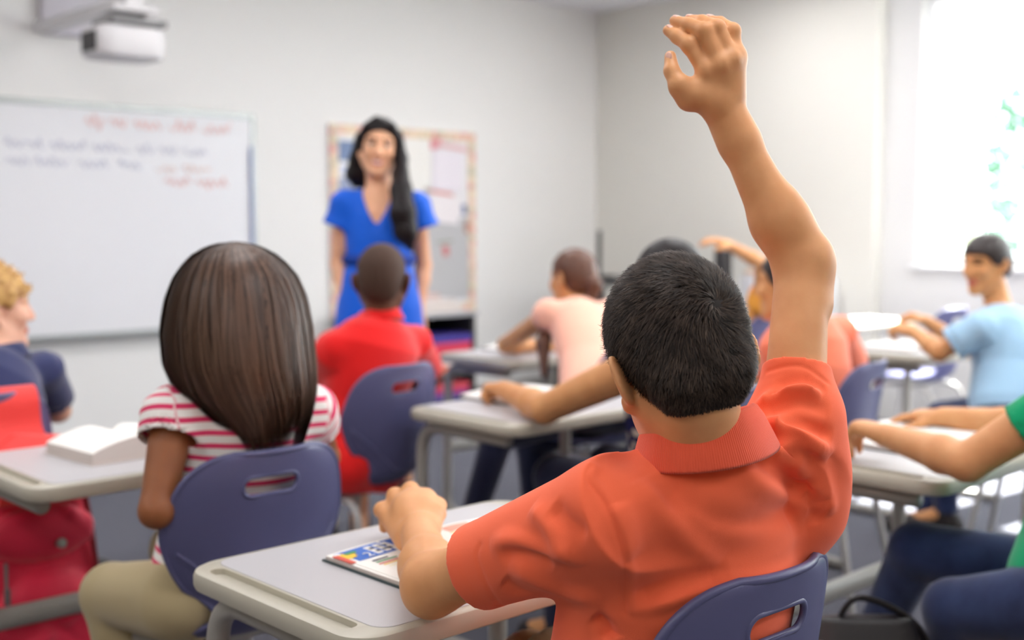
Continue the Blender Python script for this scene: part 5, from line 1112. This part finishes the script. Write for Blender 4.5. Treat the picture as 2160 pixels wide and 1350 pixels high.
def open_book(name, loc, rz, w, d, hl, hr, label, cover_m, prints=(), pages_m=None):
    e = empty(name, loc, rz); b = MB(); b.box((-w / 2, 0, 0.0015), (w, d + 0.01, 0.003)); b.box((w / 2, 0, 0.0015), (w, d + 0.01, 0.003)); b.build('cover', cover_m, e)
    res = {}
    for s_, hh, x0, x1 in ((-1, hl, -w + 0.004, 0.0), (1, hr, 0.0, w - 0.004)):
        b = MB(); res[s_] = page_block(b, x0, x1, -d / 2, d / 2, 0.003, hh, s_)
        me = b.build('pages', [pages_m or M['paper'], M['paper_edge']], e, smooth=True); z = np.array([p.normal[2] for p in me.data.polygons]); me.data.polygons.foreach_set('material_index', [0 if k > 0.25 else 1 for k in z])
    for (s_, px, py, pw, ph, m, nm) in prints:          # marks printed on the page, following its curve
        X, T = res[s_]; o_ = np.argsort(X); zz = lambda x: np.interp(x, np.array(X)[o_], np.array(T)[o_]) + 0.0006
        n = 6; xs = np.linspace(px - pw / 2, px + pw / 2, n); b = MB(); v = [(x, y, zz(x)) for x in xs for y in (py - ph / 2, py + ph / 2)]; b.add(v, [(2 * i, 2 * i + 2, 2 * i + 3, 2 * i + 1) for i in range(n - 1)]); b.build(nm, m, e)
    return tag(e, label, 'book', 'open books on the desks'), res
Z0 = DZ + 0.0014
wb_, res = open_book('workbook', (1.262, 1.425, Z0), math.radians(0), 0.205, 0.27, 0.013, 0.013, 'open workbook with a blue and yellow page header under the boy\'s left hand', M['cover'],
    prints=[(-1, -0.150, 0.098, 0.085, 0.060, M['ink_blue'], 'blue_header'), (-1, -0.060, 0.098, 0.085, 0.060, M['ink_blue'], 'blue_header'), (-1, -0.118, 0.098, 0.045, 0.044, M['paper'], 'title_box'),
            (-1, -0.118, 0.106, 0.038, 0.010, M['ink_dark'], 'title_line'), (-1, -0.118, 0.090, 0.034, 0.010, M['ink_dark'], 'title_line'),
            (-1, -0.155, 0.052, 0.030, 0.006, M['ink_dark'], 'text_line'), (-1, -0.150, 0.042, 0.040, 0.005, M['ink_green'], 'text_line'), (-1, -0.152, 0.032, 0.040, 0.005, M['ink_red'], 'text_line'), (-1, -0.146, 0.024, 0.046, 0.004, M['ink_yellow'], 'text_line'), (-1, -0.142, 0.012, 0.05, 0.003, M['ink_pale'], 'text_line'),
            (1, 0.060, 0.112, 0.06, 0.030, mat('print_rose', (226, 160, 140), 0.6), 'picture'), (1, 0.06, 0.085, 0.07, 0.02, M['ink_pale'], 'text_line'), (1, 0.12, 0.10, 0.05, 0.003, mat('print_faint', (240, 214, 206), 0.7), 'text_line')])
def flat_shape(parent, pts, z, m, name):
    b = MB(); b.add([(x, y, z) for x, y in pts], [tuple(range(len(pts)))]); return b.build(name, m, parent)
zl = lambda x: np.interp(-x, -np.array(res[-1][0]), np.array(res[-1][1])) + 0.0014
sun = [(-0.183 + (0.013 if k % 2 else 0.018) * math.cos(k * math.pi / 12), 0.102 + (0.013 if k % 2 else 0.018) * math.sin(k * math.pi / 12)) for k in range(24)]
b = MB(); b.add([(x, y, zl(x)) for x, y in sun], [tuple(range(24))]); b.build('sun_emblem', M['ink_yellow'], wb_)
b = MB(); b.add([(x, y, zl(x) + .0004) for x, y in rrect(-0.182, 0.105, -0.160, 0.116, 0.005)], [tuple(range(28))]); b.build('green_banner', M['ink_green'], wb_)
fc_ = bpy.data.curves.new('numeral', 'FONT'); fc_.body = '2'; fc_.size = 0.030; fc_.extrude = 0.0001; tmp = bpy.data.objects.new('numeral', fc_); COL.objects.link(tmp); bpy.context.view_layer.update()
me = bpy.data.meshes.new_from_object(tmp.evaluated_get(bpy.context.evaluated_depsgraph_get())); bpy.data.objects.remove(tmp); o = link('numeral', me, M['paper'], wb_, smooth=False); o.location = (-0.163, 0.072, zl(-0.155) + .0004); o['label'] = 'white numeral 2'
b = MB(); b.box((-0.185, -0.0, 0.010), (0.02, 0.25, 0.0015)); b.build('loose_page', M['paper'], wb_); b = MB(); b.box((-0.197, 0.09, 0.0112), (0.012, 0.05, 0.001)); b.build('red_tab', M['ink_red'], wb_)

open_book('open_book', (1.255, 2.665, Z0), math.radians(4), 0.155, 0.22, 0.052, 0.046, 'thick open book with blank white pages on the desk at the left edge', M['paper_edge'])
open_book('open_book', (2.56, 2.66, Z0), math.radians(2), 0.17, 0.23, 0.016, 0.016, 'open white book in front of the girl in spotted navy', M['cover'])
open_book('open_book', (3.55, 3.70, Z0), math.radians(8), 0.15, 0.21, 0.014, 0.014, 'open white book under the arms of the girl in peach', M['cover'])
open_book('open_book', (2.76, 1.44, Z0), math.radians(-2), 0.21, 0.28, 0.022, 0.022, 'open book with pale yellow and green pictures between the arms of the person in green', M['cover'],
    prints=[(-1, -0.09, 0.03, 0.12, 0.12, M['ink_pale'], 'picture'), (-1, -0.06, -0.03, 0.06, 0.05, mat('print_pale_green', (206, 226, 206), 0.7), 'picture'), (1, 0.1, 0.02, 0.12, 0.14, mat('print_pale_blue', (222, 232, 238), 0.7), 'picture')])
open_book('open_book', (4.80, 2.58, Z0), math.radians(0), 0.17, 0.23, 0.020, 0.020, 'open white book on the desk of the boy in light blue', M['cover'])

# ================================================================== bags
e = empty('backpack', (1.145, 2.985, 0.0)); S = Solid()
S.loft((0, 0, 0.09), (0, 0.05, 0.66), (1, 0, 0), [(0.0, 0, 0, .150, .06), (0.10, 0, 0, .168, .075), (0.45, 0, 0, .165, .078), (0.8, 0, 0, .150, .068), (1.0, 0, 0, .115, .05)], 0.03, power=2.8)
S.ell((0.01, -0.060, 0.24), (0.140, 0.050, 0.130), k=0.02); S.ell((0.0, -0.05, 0.47), (0.135, 0.045, 0.07), k=0.02)
S.chain([(-0.13, -0.080, 0.375), (0.0, -0.092, 0.385), (0.15, -0.065, 0.415)], [0.012, 0.012, 0.012], 0.012, 'sub')
for a_, b2, r_ in (((0.08, -0.10, 0.30), (0.15, -0.07, 0.24), 0.016), ((-0.05, -0.105, 0.20), (0.06, -0.105, 0.27), 0.018), ((0.02, -0.09, 0.15), (0.12, -0.085, 0.19), 0.015), ((-0.12, -0.08, 0.30), (-0.05, -0.10, 0.16), 0.014), ((0.06, -0.08, 0.52), (0.12, -0.05, 0.44), 0.014)): S.rc(V(*a_), V(*b2), r_, r_ * .7, 0.016)
S.rc((-0.02, -0.12, 0.26), (0.09, -0.115, 0.17), 0.014, 0.010, 0.016, 'sub'); S.rc((0.09, -0.10, 0.34), (0.13, -0.08, 0.28), 0.012, 0.008, 0.014, 'sub')
vv, qq = S.mesh(0.006); link('bag_body', quad_mesh('bag_body', vv, qq), M['red_bag'], e)
b = MB(); b.tube(spline([(0.112, -0.030, 0.60), (0.130, -0.040, 0.47), (0.142, -0.046, 0.33)], 6), 0.008, 8); b.build('side_piping', M['hem_red'], e, smooth=True)
S = Solid(); S.rc((0.165, -0.01, 0.33), (0.185, -0.01, 0.23), 0.035, 0.028, 0.01); S.rc((0.19, -0.04, 0.31), (0.2, -0.03, 0.26), 0.014, 0.012, 0.01); vv, qq = S.mesh(0.005); link('side_pocket', quad_mesh('side_pocket', vv, qq), M['black_bag'], e)
b = MB(); b.tube([(0.03, -0.092, 0.445), (0.03, -0.104, 0.447)], 0.012, 14); b.build('badge', M['alu'], e, smooth=True)
b = MB(); b.tube([(-0.105, -0.092, 0.42), (-0.11, -0.105, 0.36)], 0.0045, 8); b.box((-0.11, -0.108, 0.34), (0.012, 0.008, 0.04)); b.build('zip_pull', M['grey_metal'], e)
S = Solid(); vv = None
b = MB(); P_ = spline([(-0.06, -0.10, 0.56), (-0.035, -0.065, 0.655), (-0.035, -0.005, 0.73), (-0.035, 0.01, 0.80), (-0.035, 0.04, 0.828), (-0.035, 0.066, 0.80), (-0.035, 0.072, 0.70)], 6); wv = np.array([1.0, 0, 0]); L_ = []
for i, p in enumerate(P_):
    t = nrm(P_[min(i + 1, len(P_) - 1)] - P_[max(i - 1, 0)]); n2 = np.cross(t, wv); 
    for a, z in ((-0.062, 0.005), (0.062, 0.005), (0.062, -0.005), (-0.062, -0.005)): L_.append(p + wv * a + n2 * z)
n = len(P_); b.add(L_, [(4 * i + k, 4 * i + (k + 1) % 4, 4 * i + 4 + (k + 1) % 4, 4 * i + 4 + k) for i in range(n - 1) for k in range(4)] + [(0, 3, 2, 1), (4 * n - 4, 4 * n - 3, 4 * n - 2, 4 * n - 1)]); b.build('shoulder_strap', M['red_flap'], e, bevel=0.002)
S = Solid(); S.loft((-0.02, -0.02, 0.58), (0.0, -0.015, 0.715), (1, 0, 0), [(0, 0, 0, .15, .075), (0.6, 0, 0, .14, .065), (1, 0.03, 0, .08, .02)], 0.02, power=2.5); vv, qq = S.mesh(0.006); link('top_flap', quad_mesh('top_flap', vv, qq), M['red_flap'], e)
tag(e, 'red backpack slung on the back of the blond boy\'s chair', 'backpack')

e = empty('black_bag', (2.113, 1.206, 0.0)); S = Solid()
S.loft((0, 0, 0.0), (0, 0, 0.455), (0.73, -0.68, 0), [(0.0, 0, 0, .14, .07), (0.15, 0, 0, .155, .085), (0.6, 0, 0, .14, .07), (0.9, 0, 0, .115, .04), (1.0, 0, 0, .095, .02)], 0.02, power=2.6); S.cut(lambda X, Y, Z: -Z + 0 * X + 0 * Y)
vv, qq = S.mesh(0.006); link('bag_body', quad_mesh('bag_body', vv, qq), M['black_bag'], e)
b = MB(); st = [V(0.73, -0.68, 0) * x + V(0, 0, z) for x, z in ((-0.055, 0.42), (-0.045, 0.465), (-0.015, 0.492), (0.04, 0.478), (0.10, 0.44), (0.14, 0.38))]; b.tube(spline(st, 6), 0.0055, 8, flat=1.5); b.build('strap', M['black_bag'], e, smooth=True)
b = MB(); b.tube([V(0.73, -0.68, 0) * -0.11 + V(-0.05, -0.055, 0.42), V(0.73, -0.68, 0) * -0.11 + V(-0.055, -0.06, 0.421)], 0.010, 12); b.build('buckle', M['alu'], e)
tag(e, 'black handbag with a strap on the floor by the right desk', 'bag')
